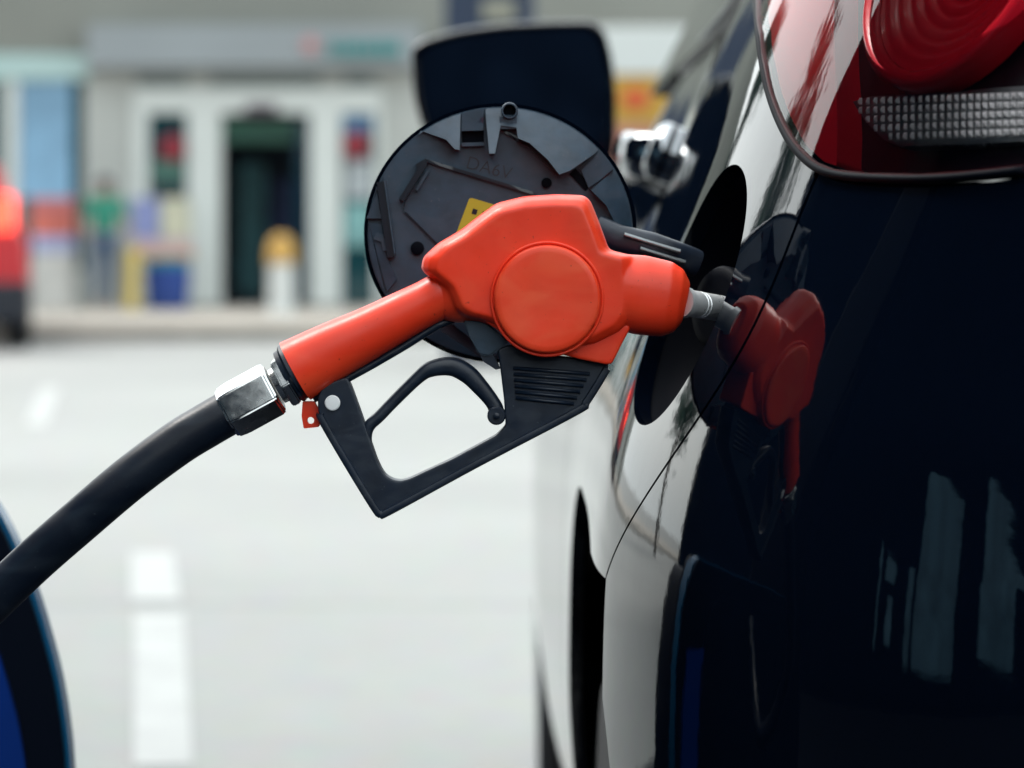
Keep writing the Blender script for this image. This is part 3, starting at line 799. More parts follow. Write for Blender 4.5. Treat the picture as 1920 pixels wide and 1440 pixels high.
# cover disc
dc = P(1025, 559, ND)
def dsk(u): return u
bm = bmesh.new(); rings = []
for y, r_ in ((.0, .0337), (-.0268, .0337), (-.0282, .0330), (-.0288, .0318), (-.0290, .0290), (-.0288, .02), (-.0286, .008)):
    rings.append([bm.verts.new((dc.x+r_*.985*math.cos(2*math.pi*i/96), ND+y, dc.z+r_*math.sin(2*math.pi*i/96))) for i in range(96)])
for R, S in zip(rings, rings[1:]):
    for i in range(96): bm.faces.new((R[i], R[(i+1) % 96], S[(i+1) % 96], S[i]))
bm.faces.new(rings[-1]); bmesh.ops.recalc_face_normals(bm, faces=bm.faces)
npart(smooth_by_angle(obj('cover_disc', bm, M['redcap']), 50))
bm = bmesh.new(); rings = []
for y, r_ in ((-.01, .0365), (-.0246, .0362), (-.0252, .0355), (-.0250, .0345), (-.0235, .0342), (-.0235, .033)):
    rings.append([bm.verts.new((dc.x+r_*.985*math.cos(2*math.pi*i/96), ND+y, dc.z+r_*math.sin(2*math.pi*i/96))) for i in range(96)])
for R, S in zip(rings, rings[1:]):
    for i in range(96): bm.faces.new((R[i], R[(i+1) % 96], S[(i+1) % 96], S[i]))
bmesh.ops.recalc_face_normals(bm, faces=bm.faces)
npart(obj('disc_surround', bm, M['red'], smooth=True))
# grip
bm = bmesh.new()
gp = [(554, 696, 61, .0200), (620, 660, 55, .0185), (690, 625, 49, .0172), (760, 588, 44.5, .0162), (800, 568, 43, .0158), (830, 553, 44, .016), (860, 540, 40, .015)]
pp = spline([(a, b, c, d) for a, b, c, d in gp], 8)
tube(bm, [P(p[0], p[1], ND) for p in pp], [p[2]*ND/FPX for p in pp], seg=48, sy=[p[3]/(p[2]*ND/FPX) for p in pp], power=2.25)
npart(smooth_by_angle(obj('grip', bm, M['red']), 50))
# dark inner edge at the grip's open end
gd = (P(556, 694, ND)-P(620, 660, ND)).normalized()
e0 = P(556, 694, ND)
bm = bmesh.new(); lathe(bm, e0-gd*.01, e0+gd, [(0, .0150), (.0100, .0190), (.0135, .0190), (.0142, .0184), (.0150, .0170), (.018, .0165), (.0185, .012)], 40)
npart(smooth_by_angle(obj('grip_collar', bm, M['black']), 40))
# under-grip black strip
bm = bmesh.new()
tube(bm, [P(x, y, ND) for x, y in [(588, 748), (640, 716), (700, 683), (760, 648), (820, 610), (850, 598)]], [5.5*ND/FPX*1.4]*6, seg=12, sy=1.5, power=3)
npart(obj('grip_underside', bm, M['black'], smooth=True))
# guard
outer = [(597, 748), (598, 770), (604, 793), (650, 872), (703, 958), (713, 969), (729, 965), (900, 873), (1079, 779), (1097, 762), (1118, 730), (1139, 696), (1141, 680), (1083, 671), (1052, 668), (1000, 655), (958, 645), (933, 655),
         (938, 690), (945, 748), (948, 797), (930, 815), (850, 858), (768, 896), (752, 900), (738, 898), (724, 890), (715, 876), (707, 858), (690, 808), (674, 762), (660, 724), (652, 706), (620, 716), (603, 730)]
bm = bmesh.new(); prism(bm, npx(rounded(outer, 5, 3)), ND-.0085, ND+.0085)
# outer raised lip along the lower edge
lip = [(600, 780), (604, 793), (650, 872), (703, 958), (713, 966), (729, 962), (900, 869), (1079, 775), (1095, 760), (1116, 728), (1135, 696)]
npart(remeshed('hand_guard', bm, .0007, 4, M['black']))
bm = bmesh.new(); lp = spline(lip, 6); tube(bm, [P(p[0]+2, p[1]-6, ND) for p in lp], .0028, seg=16, sy=3.9, power=4)
npart(smooth_by_angle(obj('guard_lip', bm, M['black']), 50))
# ribs on the guard's block
for k in range(6):
    y0 = 690+k*11.2; x0 = 962+k*1; x1 = 1106-k*6
    bm = bmesh.new(); tube(bm, [P(x0, y0, ND-.0086), P(x1, y0+11, ND-.0086)], .0013, seg=10, sy=1.2)
    o = npart(obj('guard_rib', bm, M['black'], smooth=True))
# lever
lo_ = [(690, 838), (689, 815), (694, 797), (712, 780), (738, 753), (783, 709), (808, 692), (846, 687), (876, 701), (900, 725), (922, 752), (931, 770), (933, 790)]
wd_ = [8, 9, 11, 11, 11, 12, 15, 18, 18, 16, 14, 14, 9]
pp = spline([(a, b, c) for (a, b), c in zip(lo_, wd_)], 8)
bm = bmesh.new(); tube(bm, [P(p[0], p[1], ND) for p in pp], [max(.002, p[2]*ND/FPX) for p in pp], seg=20, sy=[.0062/max(.002, p[2]*ND/FPX) for p in pp], power=2.8)
npart(smooth_by_angle(obj('trigger_lever', bm, M['black']), 50))
bm = bmesh.new(); c = P(931, 778, ND); lathe(bm, c+Vector((0, .009, 0)), c-Vector((0, 1, 0)), [(0, .0058), (.0185, .0058), (.0192, .005)], 24); lathe(bm, c+Vector((0, .009, 0)), c-Vector((0, 1, 0)), [(0, .002), (.0205, .002), (.021, .0012)], 16)
npart(smooth_by_angle(obj('lever_pivot', bm, M['black']), 40))
bm = bmesh.new(); c = P(625, 754, ND); lathe(bm, c, c-Vector((0, 1, 0)), [(0, .0049), (.0098, .0049), (.0104, .0043), (.0106, .002)], 28)
npart(smooth_by_angle(obj('white_pin', bm, M['white']), 40))
# latch bracket under the body (dull grey)
bm = bmesh.new(); prism(bm, npx([(868, 600), (905, 598), (955, 640), (918, 668), (897, 664), (882, 632)]), ND-.010, ND+.006); bmesh.ops.bevel(bm, geom=list(bm.edges), offset=.0012, segments=2, affect='EDGES')
npart(obj('latch_bracket', bm, M['flapgrey']))
bm = bmesh.new(); prism(bm, npx([(900, 660), (925, 664), (938, 690), (930, 692), (905, 676)]), ND-.008, ND+.006); npart(obj('latch_foot', bm, M['black']))
# red tab with hole
c = npx([(583, 788)])[0]; k = ND/FPX
hole_t = [(c[0]+6.5*k*math.cos(2*math.pi*i/20), c[1]+6.5*k*math.sin(2*math.pi*i/20)) for i in range(20)]
tabp = rounded(npx([(568, 752), (590, 752), (602, 775), (599, 800), (570, 803), (566, 780)]), .001)
bm = region(tabp, [hole_t], .002, lambda u, v: Vector((u, ND-.003, v)), g=lambda u, v: Vector((u, ND+.003, v)), edge=.001)
npart(obj('hanging_tab', bm, M['red']))
# swivel fitting
a0, a1 = P(430, 773, ND), P(562, 701, ND); L = (a1-a0).length; d = (a1-a0).normalized()
bm = bmesh.new()
lathe(bm, a0-d*.003, a1, [(0, .0150), (.0015, .0172), (.008, .0182), (.034, .0182), (.0355, .0172), (.036, .0120)], 6, phase=.35)
bmesh.ops.bevel(bm, geom=list(bm.edges), offset=.0010, segments=2, affect='EDGES')
npart(smooth_by_angle(obj('hose_ferrule', bm, M['steel']), 25))
bm = bmesh.new(); lathe(bm, a0+d*.034, a1, [(0, .0118), (.006, .0122), (.007, .0132), (.010, .0132), (.011, .0118), (.02, .0118)], 32)
npart(smooth_by_angle(obj('swivel_neck', bm, M['steel']), 30))
bm = bmesh.new(); lathe(bm, a0+d*.0375, a1, [(0, .0165), (.001, .0178), (.0055, .0178), (.0065, .0165)], 6, phase=.1)
bmesh.ops.bevel(bm, geom=list(bm.edges), offset=.0006, segments=2, affect='EDGES')
npart(smooth_by_angle(obj('lock_nut', bm, M['steel']), 25))
bm = bmesh.new(); lathe(bm, a0+d*.0435, a1, [(0, .0150), (.001, .0165), (.003, .0165), (.004, .0150)], 32); npart(smooth_by_angle(obj('gasket', bm, M['black']), 30))
# spout
bm = bmesh.new(); s0, s1 = P(1278, 566, ND), P(1362, 580, 2.00)
dd = (s1-s0).normalized()
lathe(bm, s0-dd*.002, s1, [(0, .0100), (.006, .0100), (.0065, .0086), (.020, .0086), (.0203, .0080), (.0215, .0080), (.0218, .0086), (.0232, .0086), (.0235, .0078), (.0255, .0078), (.0258, .0084), (.05, .0084)], 36)
npart(smooth_by_angle(obj('spout', bm, mat('brushed_aluminium', (.9, .92, .93), .32, metal=.5, rnoise=(200, .06))), 30))
for o in NP: reparent(o, nozzle)

# ------------------------------------------------------------------ hose
hp = [(452, 762, ND), (425, 776, ND), (385, 799, ND), (330, 833, ND), (240, 900, ND), (140, 985, 1.96), (70, 1046, 1.965), (0, 1112, 1.97), (-90, 1200, 1.98), (-230, 1340, 2.02), (-420, 1480, 2.12), (-620, 1500, 2.25), (-800, 1350, 2.35), (-880, 1100, 2.42)]
pp = spline(hp, 10); bm = bmesh.new(); tube(bm, [P(*p) for p in pp], .0142, seg=40)
hose = smooth_by_angle(obj('fuel_hose', bm, M['rubber']), 60)
tag(hose, 'thick black rubber fuel hose curving down left from the nozzle', 'hose')

# ------------------------------------------------------------------ parent the car parts
for o in CP: reparent(o, car)

# ------------------------------------------------------------------ fuel dispenser at the left edge
M['blue'] = mat('blue_enamel', (.002, .028, .19), .18, ior=1.6, noise=(4, .15))
M['darkblue'] = mat('dark_trim', (.0012, .0035, .010), .45, ior=1.2)
M['cyan'] = mat('cyan_trim', (.004, .09, .20), .25)
disp = empty('fuel_dispenser', (-.95, 2.75, 0))
tag(disp, 'blue fuel dispenser cabinet with rounded shoulder at the lower left edge', 'fuel dispenser')
DD = 2.45
prof = [(-140, 905), (-60, 905), (-20, 925), (12, 962), (48, 1035), (80, 1120), (104, 1200), (122, 1270), (136, 1350), (145, 1440), (150, 1600), (152, 2200), (150, 2880)]
pr = [(P(x-14, y, DD).x, P(x, y, DD).z) for x, y in prof]
pr = [(float(a), float(b)) for a, b in spline(pr, 5)]
pr[-1] = (pr[-1][0], .0)
def cab(name, inset, y0, y1, m, x_left=-1.5):
    pl = [(x-inset, z-inset*.6 if z > .1 else max(z, .0)) for x, z in pr]+[(x_left, 0), (x_left, pr[0][1]-inset*.6)]
    bm = bmesh.new(); prism(bm, pl, y0, y1); o = smooth_by_angle(obj(name, bm, m), 25); return reparent(o, disp)
cab('trim_edge', 0, DD+.004, DD+.03, M['cyan'])
cab('dark_band', .0035, DD-.004, DD+.05, M['darkblue'])
pl_ = [(x-.030, z-.035) for x, z in pr if .03 < z < .742]; pl_ = [(pl_[0][0]-.16, pl_[0][1])]+pl_+[(pl_[-1][0], .03), (pl_[-1][0]-.18, .03)]
bm = bmesh.new(); prism(bm, pl_, DD-.012, DD+.03); reparent(smooth_by_angle(obj('front_panel', bm, M['blue']), 25), disp)
cab('front_cover', .10, DD-.016, DD+.03, M['darkblue'])
cab('cabinet', .05, DD+.03, DD+.20, M['darkblue'])
o = box('display_column', (-1.75, DD+.32, 1.05), (.5, .44, 2.1), M['darkblue'], bev=.03); reparent(o, disp)
o = box('display', (-1.75, DD+.092, 1.55), (.36, .02, .26), M['glass'], bev=.004); reparent(o, disp)

# ------------------------------------------------------------------ unseen dark walls added behind and beside the camera, mirrored in the car
CW1 = 10.7
M['blocker'] = mat('dark_blocker', (.003, .006, .013), .8, ior=1.03, noise=(3, .3))  # near-black finish for the added walls, keeps reflections dark
kw = empty('unseen_rear_blocker', (1, -13, 0)); tag(kw, 'unseen dark wall added behind the camera to darken reflections in the car', 'building')
reparent(box('wall', (1.0, -13, 1.7), (26, 1, 3.4), M['blocker'], bev=.01), kw)  # added out of view to keep the rear sky out of reflections
kw = empty('unseen_left_blocker', (-7.5, -3, 0)); tag(kw, 'unseen dark wall added left of the pumps to block sky reflections in the car', 'building')
reparent(box('wall', (-8, CW1-20, 3.4), (2, 40, 6.8), M['blocker'], bev=.01), kw)  # added wall, with tiers above, shaped to block sky in the paint and lamp
reparent(box('upper_wall', (-8, -12.5, 9.8), (1.9, 35, 6.0), M['blocker'], bev=.01), kw)
reparent(box('blocker_top', (-8, 7.8, 7.7), (1.9, 5.5, 1.8), M['blocker'], bev=.01), kw)
M['reflpanel'] = mat('pale_reflection_panel', (.12, .26, .35), .6, noise=(1.2, .35))  # pale panels added so that light strips mirror in the bumper
for y0, y1, z0, z1 in ((-6.2, -3.9, .9, 3.5), (-9.5, -6.2, 3.0, 3.5), (-2.5, -.5, .7, 2.9), (-.35, -.1, .7, 2.3), (.5, .75, .8, 1.6), (.5, .95, 1.85, 2.2), (1.15, 1.25, .7, 2.2)):
    reparent(box('reflection_panel', (-6.99, (y0+y1)/2, (z0+z1)/2), (.08, y1-y0, z1-z0), M['reflpanel'], bev=.03), kw)
LF = mat('tree_leaves', (.018, .060, .040), .6, noise=(2, .5)); BK = mat('tree_bark', (.05, .04, .03), .9, noise=(8, .3))
def tree(x, y, h, w_, label, seed):
    rnd = random.Random(seed); t = empty('tree', (x, y, 0)); tag(t, label, 'tree', 'trees left of the forecourt')
    bm = bmesh.new(); tube(bm, [(x, y, 0), (x+.1, y, h*.3), (x, y+.1, h*.6), (x+.1, y, h*.85)], [.16, .12, .08, .03], seg=10, updir=Vector((0, 1, 0)))
    for k in range(7):
        a = rnd.uniform(0, 6.28); z0 = h*rnd.uniform(.3, .7); tube(bm, [(x, y, z0), (x+w_*.3*math.cos(a), y+w_*.3*math.sin(a), z0+.5), (x+w_*.5*math.cos(a), y+w_*.5*math.sin(a), z0+1.1)], [.05, .035, .015], seg=6)
    reparent(obj('trunk', bm, BK, smooth=True), t)
    bm = bmesh.new()
    cl = [(rnd.gauss(0, w_*.25), rnd.gauss(0, w_*.25), h*rnd.uniform(.35, 1.0)) for _ in range(34)]
    for cx_, cy_, cz_ in cl:
        for _ in range(110):
            d_ = Vector((rnd.gauss(0, .28), rnd.gauss(0, .28), rnd.gauss(0, .3))); c0_ = Vector((x+cx_, y+cy_, cz_))+d_
            u_ = Vector((rnd.uniform(-1, 1), rnd.uniform(-1, 1), rnd.uniform(-1, 1))).normalized()*.13; v_ = u_.orthogonal().normalized()*.07
            bm.faces.new([bm.verts.new(c0_+q_) for q_ in (-u_, v_, u_, -v_)])
    reparent(obj('crown', bm, LF), t)
tree(-13.0, 22.5, 9, 2.2, 'slender green tree left of the forecourt, mirrored as a streak beside the tail lamp', 3)
tree(-9.0, 31.0, 8, 2.6, 'broader green tree by the left corner of the shop, out of the frame', 5)

# ------------------------------------------------------------------ the shop
SD = 36.7
def S(px, py): p = P(px, py, SD); return p.x, p.z
shop = empty('shop_building', (-3, SD, .12))
tag(shop, 'pale grey station shop with white framed sliding entrance and dark doorway', 'shop')
W = {}
W['wall'] = mat('shop_wall', (0.3596, 0.3776, 0.3596), .8, noise=(.8, .08))
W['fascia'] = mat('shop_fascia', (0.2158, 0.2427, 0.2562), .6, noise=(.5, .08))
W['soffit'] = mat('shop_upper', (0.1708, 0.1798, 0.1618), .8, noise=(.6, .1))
W['frame'] = mat('door_frame', (0.5034, 0.5394, 0.5214), .5)
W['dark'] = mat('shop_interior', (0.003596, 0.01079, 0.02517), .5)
W['slot'] = mat('louvre', (0.1169, 0.1528, 0.1528), .6)
W['teal'] = mat('teal_sign', (0.00899, 0.1708, 0.1708), .5)
W['pink'] = mat('pink_sign', (0.3776, 0.1798, 0.1798), .5)
W['aqua'] = mat('pale_aqua', (0.3236, 0.4495, 0.4405), .5)
W['poster'] = mat('blue_poster', (0.1798, 0.3416, 0.4945), .5, noise=(1.4, .25))
W['wg'] = mat('window_glass', (0.00899, 0.04495, 0.05394), .05)
def sbox(name, x0, y0, x1, y1, yf, yb, m, parent=shop, bev=0):
    """box between pixel-like corners on the shop front, from depth offset yf to yb (metres from the front plane)"""
    X0, Z1 = S(x0, y0); X1, Z0 = S(x1, y1)
    o = box(name, ((X0+X1)/2, SD+(yf+yb)/2, (Z0+Z1)/2), (X1-X0, yb-yf, Z1-Z0), m, bev=bev)
    return reparent(o, parent)
# wall pieces round the openings
sbox('wall', -900, 108, -420, 575, 0, .3, W['wall'])
sbox('wall', 158, 108, 262, 575, 0, .3, W['wall'])
sbox('wall', 706, 108, 1500, 575, 0, .3, W['wall'])
sbox('wall', -420, 505, 158, 575, 0, .3, W['wall'])
sbox('wall', 262, 108, 706, 168, 0, .3, W['wall'])
sbox('band_course', -900, 102, 166, 150, -.05, .25, W['aqua'])
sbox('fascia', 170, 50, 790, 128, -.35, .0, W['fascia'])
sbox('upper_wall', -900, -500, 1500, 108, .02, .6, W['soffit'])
for a, b in ((258, 350), (395, 600), (645, 702)): sbox('louvre', a, 141, b, 160, -.03, .02, W['slot'])
# portal frame
for a, b, c, d in ((250, 166, 716, 212), (250, 212, 278, 572), (352, 212, 414, 572), (582, 212, 640, 572), (704, 212, 716, 572)):
    sbox('door_frame', a, b, c, d, -.06, .12, W['frame'])
sbox('door_sensor', 462, 196, 520, 214, -.12, -.05, mat('plum', (0.04495, 0.01798, 0.03596), .5))
sbox('side_light', 278, 212, 352, 572, .05, .08, W['wg'])
sbox('side_light', 640, 212, 704, 572, .05, .08, W['wg'])
sbox('pane_poster', 648, 300, 698, 372, .0, .04, mat('pale_poster', (.36, .40, .42), .5, noise=(5, .3)))
sbox('pane_poster', 646, 380, 700, 462, .0, .04, mat('teal_poster', (.14, .30, .30), .5, noise=(5, .3)))
sbox('pane_poster', 282, 300, 348, 340, .0, .04, mat('green_poster', (.05, .15, .12), .5, noise=(5, .3)))
sbox('pane_poster', 644, 216, 700, 246, .0, .04, mat('blue_strip', (.03, .12, .24), .5, noise=(5, .3)))
sbox('entrance_door', 552, 212, 584, 565, .10, .13, mat('door_glass', (.004, .022, .035), .1))
# interior box
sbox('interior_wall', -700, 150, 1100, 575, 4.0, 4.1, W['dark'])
sbox('shelf_unit', 425, 300, 470, 560, 1.6, 2.2, mat('dark_teal_goods', (0.0145, 0.087, 0.1015), .6, noise=(6, .5)))
sbox('shelf_unit', 478, 330, 520, 560, 2.4, 3.0, mat('navy_goods', (0.0116, 0.029, 0.1015), .6, noise=(6, .5)))
sbox('green_sheen_panel', 400, 216, 556, 262, 1.0, 1.1, mat('green_sheen_panel', (0.1305, 0.348, 0.2755), .6))  # panel added inside, the doorway's green sheen put into its colour
sbox('ceiling', -700, 140, 1100, 150, .3, 4.1, mat('green_ceiling', (0.0899, 0.1978, 0.1618), .6))
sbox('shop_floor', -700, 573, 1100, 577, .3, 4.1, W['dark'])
# left shop window
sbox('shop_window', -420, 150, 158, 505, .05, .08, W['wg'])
sbox('window_post', 10, 150, 34, 505, -.02, .1, W['frame'])
sbox('poster', 36, 152, 134, 372, .0, .03, W['poster'])
# sign lettering: unreadable at this blur in the photo, a row of teal blocks and a pink emblem
e = sbox('sign_lettering', 620, 80, 632, 108, -.40, -.36, W['teal'])
bm = bmesh.new()
for i, (a, b) in enumerate(((640, 652), (656, 674), (678, 688), (692, 708), (712, 730), (734, 752))):
    X0, Z1 = S(a, 82); X1, Z0 = S(b, 108); bx(bm, ((X0+X1)/2, SD-.38, (Z0+Z1)/2), (X1-X0, .04, Z1-Z0), None, .01)
reparent(obj('sign_lettering', bm, W['teal']), shop)
bm = bmesh.new(); X, Z = S(586, 88); cyl(bm, (X, SD-.36, Z), (X, SD-.40, Z), .10, .10, 6); reparent(obj('sign_emblem', bm, W['pink']), shop)

# wreath-like red decorations behind the side panes
for (x, y) in ((325, 278), (668, 272)):
    X, Z = S(x, y); bm = bmesh.new()
    for k in range(26):
        t = 2*math.pi*k/26; rr_ = .09+.03*random.random()
        c = Vector((X+rr_*math.cos(t), SD-.10, Z+rr_*math.sin(t))); bmesh.ops.create_icosphere(bm, subdivisions=1, radius=.05, matrix=Matrix.Translation(c))
    for k in range(8):
        c = Vector((X+random.uniform(-.06, .06), SD-.1, Z+random.uniform(-.06, .06))); bmesh.ops.create_icosphere(bm, subdivisions=1, radius=.05, matrix=Matrix.Translation(c))
    o = obj('wreath', bm, mat('wreath_red', (0.2248, 0.01348, 0.02697), .6))
    tag(o, 'dark red round wreath on the pane '+('left' if x < 500 else 'right')+' of the shop doorway', 'wreath', 'wreaths beside the shop door')

# goods in front of the shop
def thing(name, label, cat, loc, group=None): return tag(empty(name, loc), label, cat, group)
FZ = .12
def prod(name, label, cat, x0, y0, x1, y1, d, m, dep=.3, bev=.02, group=None, roundish=False):
    p0, p1 = P(x0, y0, d), P(x1, y1, d); bm = bmesh.new()
    if roundish: lathe(bm, ((p0.x+p1.x)/2, d, p1.z), ((p0.x+p1.x)/2, d, p0.z), [(0, (p1.x-p0.x)*.42), (.03, (p1.x-p0.x)*.45), ((p0.z-p1.z)-.03, (p1.x-p0.x)*.5), ((p0.z-p1.z), (p1.x-p0.x)*.47)], 24)
    else: bx(bm, ((p0.x+p1.x)/2, d, (p0.z+p1.z)/2), (p1.x-p0.x, dep, p0.z-p1.z), None, bev)
    return tag(obj(name, bm, m), label, cat, group)
GD = 35.6
c_ = lambda r, g_, b: mat('goods_colour', (r, g_, b), .5, noise=(3, .2))
def yb(d): return HORIZ+(CAMZ-FZ)*FPX/d
prod('storage_tub', 'deep blue tub standing below the goods shelf by the shop door', 'tub', 270, 500, 358, yb(GD), GD, c_(0.004495, 0.03596, 0.1978), roundish=True)
prod('tub_lid', 'teal lid lying on the deep blue tub by the shop door', 'lid', 268, 484, 360, 499, GD, c_(0.01798, 0.1978, 0.2337), roundish=True)
prod('goods_carton', 'flat orange carton on the teal lid of the blue tub', 'carton', 248, 470, 362, 484, GD, c_(0.4945, 0.2697, 0.1348))
prod('goods_carton', 'wide pale pink carton stacked on the orange one', 'carton', 250, 448, 358, 470, GD, c_(0.4495, 0.3416, 0.3776))
prod('goods_carton', 'lilac blue carton standing on the pink one', 'carton', 250, 372, 300, 447, GD, c_(0.1978, 0.2337, 0.4495))
prod('goods_carton', 'cream coloured bag standing beside the lilac carton', 'bag', 304, 372, 356, 447, GD, c_(0.4495, 0.4495, 0.3416))
prod('water_can', 'small yellow can standing left of the blue tub', 'can', 232, 465, 262, yb(GD-.2), GD-.2, c_(0.5394, 0.4046, 0.0899), roundish=True)
ds_ = thing('display_rack', 'low red display rack with pink and lilac goods under the blue poster', 'display rack', (P(100, 575, 35.8).x, 35.8, FZ))
for (a, b, c, d, m) in ((62, 372, 140, 400, c_(0.4046, 0.1079, 0.1079)), (62, 402, 140, 440, c_(0.5394, 0.1259, 0.0899)), (66, 442, 138, 472, c_(0.3146, 0.3416, 0.5394)), (64, 474, 140, yb(35.8), c_(0.4495, 0.4495, 0.4315))):
    p0, p1 = P(a, b, 35.8), P(c, d, 35.8)
    reparent(box('shelf', ((p0.x+p1.x)/2, 35.8, (p0.z+p1.z)/2), (p1.x-p0.x, .35, p0.z-p1.z), m, bev=.01), ds_)
# bollard with yellow top
BD = 33.5; p = P(528, 500, BD); bt = thing('bollard', 'white bollard with yellow top in front of the dark shop doorway', 'bollard', (p.x, BD, FZ))
bm = bmesh.new(); zt = P(528, 492, BD).z; ztt = P(528, 440, BD).z
lathe(bm, (p.x, BD, FZ), (p.x, BD, 3), [(0, .16), (.02, .16), (.03, .14), (zt-FZ, .135)], 28); reparent(smooth_by_angle(obj('post', bm, mat('bollard_white', (0.4945, 0.5214, 0.5124), .5))), bt)
bm = bmesh.new(); lathe(bm, (p.x, BD, zt), (p.x, BD, 3), [(0, .16), ((ztt-zt)*.45, .15), ((ztt-zt)*.8, .12), ((ztt-zt), .05)], 28); reparent(smooth_by_angle(obj('cap', bm, mat('bollard_yellow', (.40, .235, .05), .7))), bt)

# ------------------------------------------------------------------ person in green
def person(loc, h, rz, label):
    J = {'pelvis': (0, 0, .53), 'waist': (0, .01, .62), 'chest': (0, 0, .74), 'neck': (0, 0, .835), 'head': (0, -.01, .87), 'crown': (0, -.01, .925),
         'shL': (-.105, 0, .80), 'elL': (-.15, .02, .64), 'haL': (-.12, -.10, .53), 'shR': (.105, 0, .80), 'elR': (.155, .01, .64), 'haR': (.13, -.12, .56),
         'hipL': (-.055, 0, .50), 'knL': (-.06, -.02, .28), 'anL': (-.06, .0, .045), 'toL': (-.07, -.07, .02), 'hipR': (.055, 0, .50), 'knR': (.06, -.02, .28), 'anR': (.06, .03, .045), 'toR': (.07, -.04, .02)}
    Rd = {'pelvis': .085, 'waist': .075, 'chest': .09, 'neck': .035, 'head': .055, 'crown': .045, 'shL': .045, 'elL': .027, 'haL': .022, 'shR': .045, 'elR': .027, 'haR': .022,
          'hipL': .06, 'knL': .04, 'anL': .025, 'toL': .02, 'hipR': .06, 'knR': .04, 'anR': .025, 'toR': .02}
    Ed = [('pelvis', 'waist'), ('waist', 'chest'), ('chest', 'neck'), ('neck', 'head'), ('head', 'crown'), ('chest', 'shL'), ('shL', 'elL'), ('elL', 'haL'), ('chest', 'shR'), ('shR', 'elR'), ('elR', 'haR'),
          ('pelvis', 'hipL'), ('hipL', 'knL'), ('knL', 'anL'), ('anL', 'toL'), ('pelvis', 'hipR'), ('hipR', 'knR'), ('knR', 'anR'), ('anR', 'toR')]
    def grow(name, names, grow_, m, sub=2):
        me = bpy.data.meshes.new('t'); idx = {n_: i for i, n_ in enumerate(names)}
        me.from_pydata([tuple(c*h for c in J[n_]) for n_ in names], [(idx[a], idx[b]) for a, b in Ed if a in idx and b in idx], [])
        o = bpy.data.objects.new('t', me); sc.collection.objects.link(o); md = o.modifiers.new('s', 'SKIN')
        for n_ in names:
            sv = me.skin_vertices[0].data[idx[n_]]; r_ = Rd[n_]*h*grow_; sv.radius = (r_, r_*.8)
        me.skin_vertices[0].data[0].use_root = True
        s2 = o.modifiers.new('u', 'SUBSURF'); s2.levels = sub; bpy.context.view_layer.update()
        m2 = bpy.data.meshes.new_from_object(o.evaluated_get(bpy.context.evaluated_depsgraph_get())); bpy.data.objects.remove(o)
        m2.materials.clear(); m2.materials.append(m); m2.shade_smooth(); return link(bpy.data.objects.new(name, m2))
    root = empty('person', loc, rz); tag(root, label, 'person')
    skin_m = mat('skin', (0.2604, 0.1612, 0.1178), .5)
    b = grow('body', list(J), 1.0, skin_m); b.parent = root
    s_ = grow('shirt', ['pelvis', 'waist', 'chest', 'shL', 'elL', 'shR', 'elR'], 1.18, mat('green_shirt', (0.0124, 0.186, 0.124), .7)); s_.parent = root
    t_ = grow('trousers', ['pelvis', 'hipL', 'knL', 'anL', 'hipR', 'knR', 'anR'], 1.14, mat('jeans', (0.0372, 0.0682, 0.124), .8)); t_.parent = root
    bm = bmesh.new(); bmesh.ops.create_uvsphere(bm, u_segments=16, v_segments=10, radius=.064*h)
    for v in list(bm.verts):
        if v.co.z < -.01*h and v.co.y < .02*h: v.co *= .8
    bmesh.ops.translate(bm, vec=(0, .006*h, .905*h), verts=bm.verts); hr = obj('hair', bm, mat('dark_hair', (0.0062, 0.0062, 0.00744), .6), root, True)
    return root
PD = 35.2; pp_ = P(196, 575, PD)
person((pp_.x, PD, FZ), 1.58, D2R(15), 'person in a green top and blue trousers near the shop window')

# ------------------------------------------------------------------ red car at the far left
rc = empty('car', (-4.16, 26.6, 0)); tag(rc, 'red car with its tail lamp lit, half out of view at the left edge', 'car')
M['redpaint'] = mat('red_car_paint', (.42, .012, .018), .35, coat=.15)
rp = rounded([(-.86, .30), (.86, .30), (.90, .55), (.88, .95), (.80, 1.05), (.66, 1.55), (.55, 1.64), (-.55, 1.64), (-.66, 1.55), (-.80, 1.05), (-.88, .95), (-.90, .55)], .08, 4)
bm = bmesh.new(); rings = []
RX = -5.03
for y, k, dz_ in ((-2.0, .93, 0), (-1.97, .97, 0), (-1.7, 1, 0), (0, 1.0, 0), (1.2, 1, 0), (2.1, .95, -.5), (2.15, .9, -.55)):
    rings.append([bm.verts.new((RX+x*k, 28.6+y, z if z < 1.0 else max(.95, z+dz_))) for x, z in rp])
for R, S_ in zip(rings, rings[1:]):
    for i in range(len(R)): bm.faces.new((R[i], R[(i+1) % len(R)], S_[(i+1) % len(R)], S_[i]))
bm.faces.new(rings[0][::-1]); bm.faces.new(rings[-1]); bmesh.ops.recalc_face_normals(bm, faces=bm.faces)
reparent(smooth_by_angle(obj('body', bm, M['redpaint']), 40), rc)
reparent(box('rear_window', (RX, 26.62, 1.32), (1.1, .03, .36), M['glass'], bev=.01), rc)
reparent(box('bumper', (RX, 26.58, .42), (1.74, .16, .34), M['satin'], bev=.03), rc)
M['litred'] = mat('lit_tail_lamp', (.31, .012, .006), .3, emit=((1, .06, .03), 1.6))
for sx in (-1, 1): reparent(box('tail_lamp', (RX+sx*.64, 26.6, 1.18), (.22, .08, .30), M['litred'], bev=.02), rc)
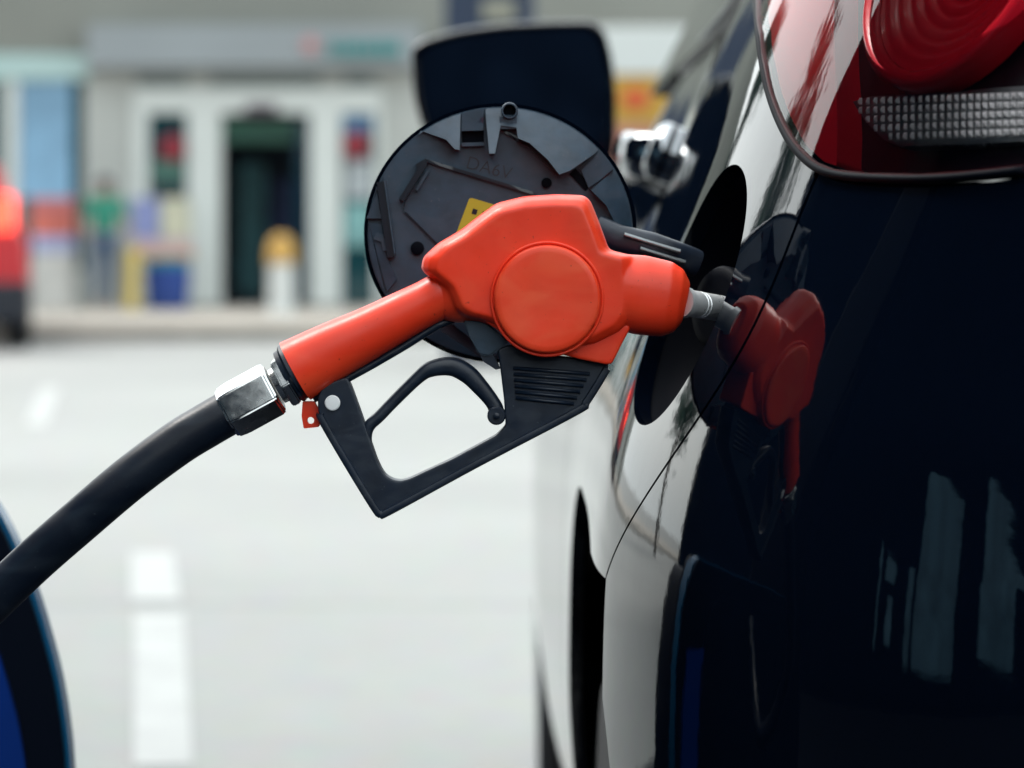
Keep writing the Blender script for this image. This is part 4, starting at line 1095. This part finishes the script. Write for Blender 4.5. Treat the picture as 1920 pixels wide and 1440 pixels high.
for sx in (-1, 1):
    for yy in (27.2, 29.9):
        bm = bmesh.new(); lathe(bm, (RX+sx*.80-.11, yy, .33), (RX+sx*.80+1, yy, .33), [(0, .22), (.0, .30), (.03, .33), (.19, .33), (.22, .30), (.22, .22)], 32)
        wo = reparent(smooth_by_angle(obj('wheel', bm, M['tyre'])), rc)

bpy.context.view_layer.update(); rc.rotation_euler.z = D2R(11)
# ------------------------------------------------------------------ things behind the mirror: dark column, yellow sign
CD = 24.0
p0, p1 = P(835, -300, CD), P(1003, 430, CD)
cl = thing('canopy_column', 'dark navy column rising behind the black door mirror', 'column', ((p0.x+p1.x)/2, CD, 0))
reparent(box('shaft', ((p0.x+p1.x)/2, CD, 2.6), (p1.x-p0.x, .5, 5.2), mat('navy_cladding', (0.00372, 0.0155, 0.0434), .35), bev=.03), cl)
q0, q1 = P(905, 0, CD-.27), P(965, 38, CD-.27)
reparent(box('notice_plate', ((q0.x+q1.x)/2, CD-.265, (q0.z+q1.z)/2), (q1.x-q0.x, .02, q0.z-q1.z), mat('beige_plate', (0.2046, 0.2046, 0.1612), .6), bev=.005), cl)
YD = 22.0
ys = thing('price_sign', 'yellow and orange sign board with white header between mirror and black car', 'sign', (P(1200, 300, YD).x, YD, 0))
def ybx(name, x0, y0, x1, y1, f, b, m):
    a, c = P(x0, y0, YD), P(x1, y1, YD); return reparent(box(name, ((a.x+c.x)/2, YD+(f+b)/2, (a.z+c.z)/2), (c.x-a.x, b-f, a.z-c.z), m, bev=.01), ys)
ybx('white_header', 1125, 50, 1330, 140, -.02, .3, mat('header_white', (0.496, 0.5208, 0.5084), .4))
ybx('yellow_panel', 1135, 140, 1320, 232, 0, .28, mat('sign_yellow', (0.3844, 0.2232, 0.0248), .5))
ybx('pink_panel', 1135, 232, 1320, 640, 0, .28, mat('sign_pink', (0.341, 0.1488, 0.1054), .5, noise=(2, .2)))
a = P(1192, 185, YD); bm = bmesh.new(); cyl(bm, (a.x, YD, a.z), (a.x, YD-.03, a.z), .10, .09, 32); bmesh.ops.scale(bm, vec=(1, 1, .75), space=Matrix.Translation((-a.x, 0, -a.z)), verts=bm.verts)
reparent(obj('round_emblem', bm, mat('sign_red', (0.465, 0.062, 0.0124), .5)), ys)
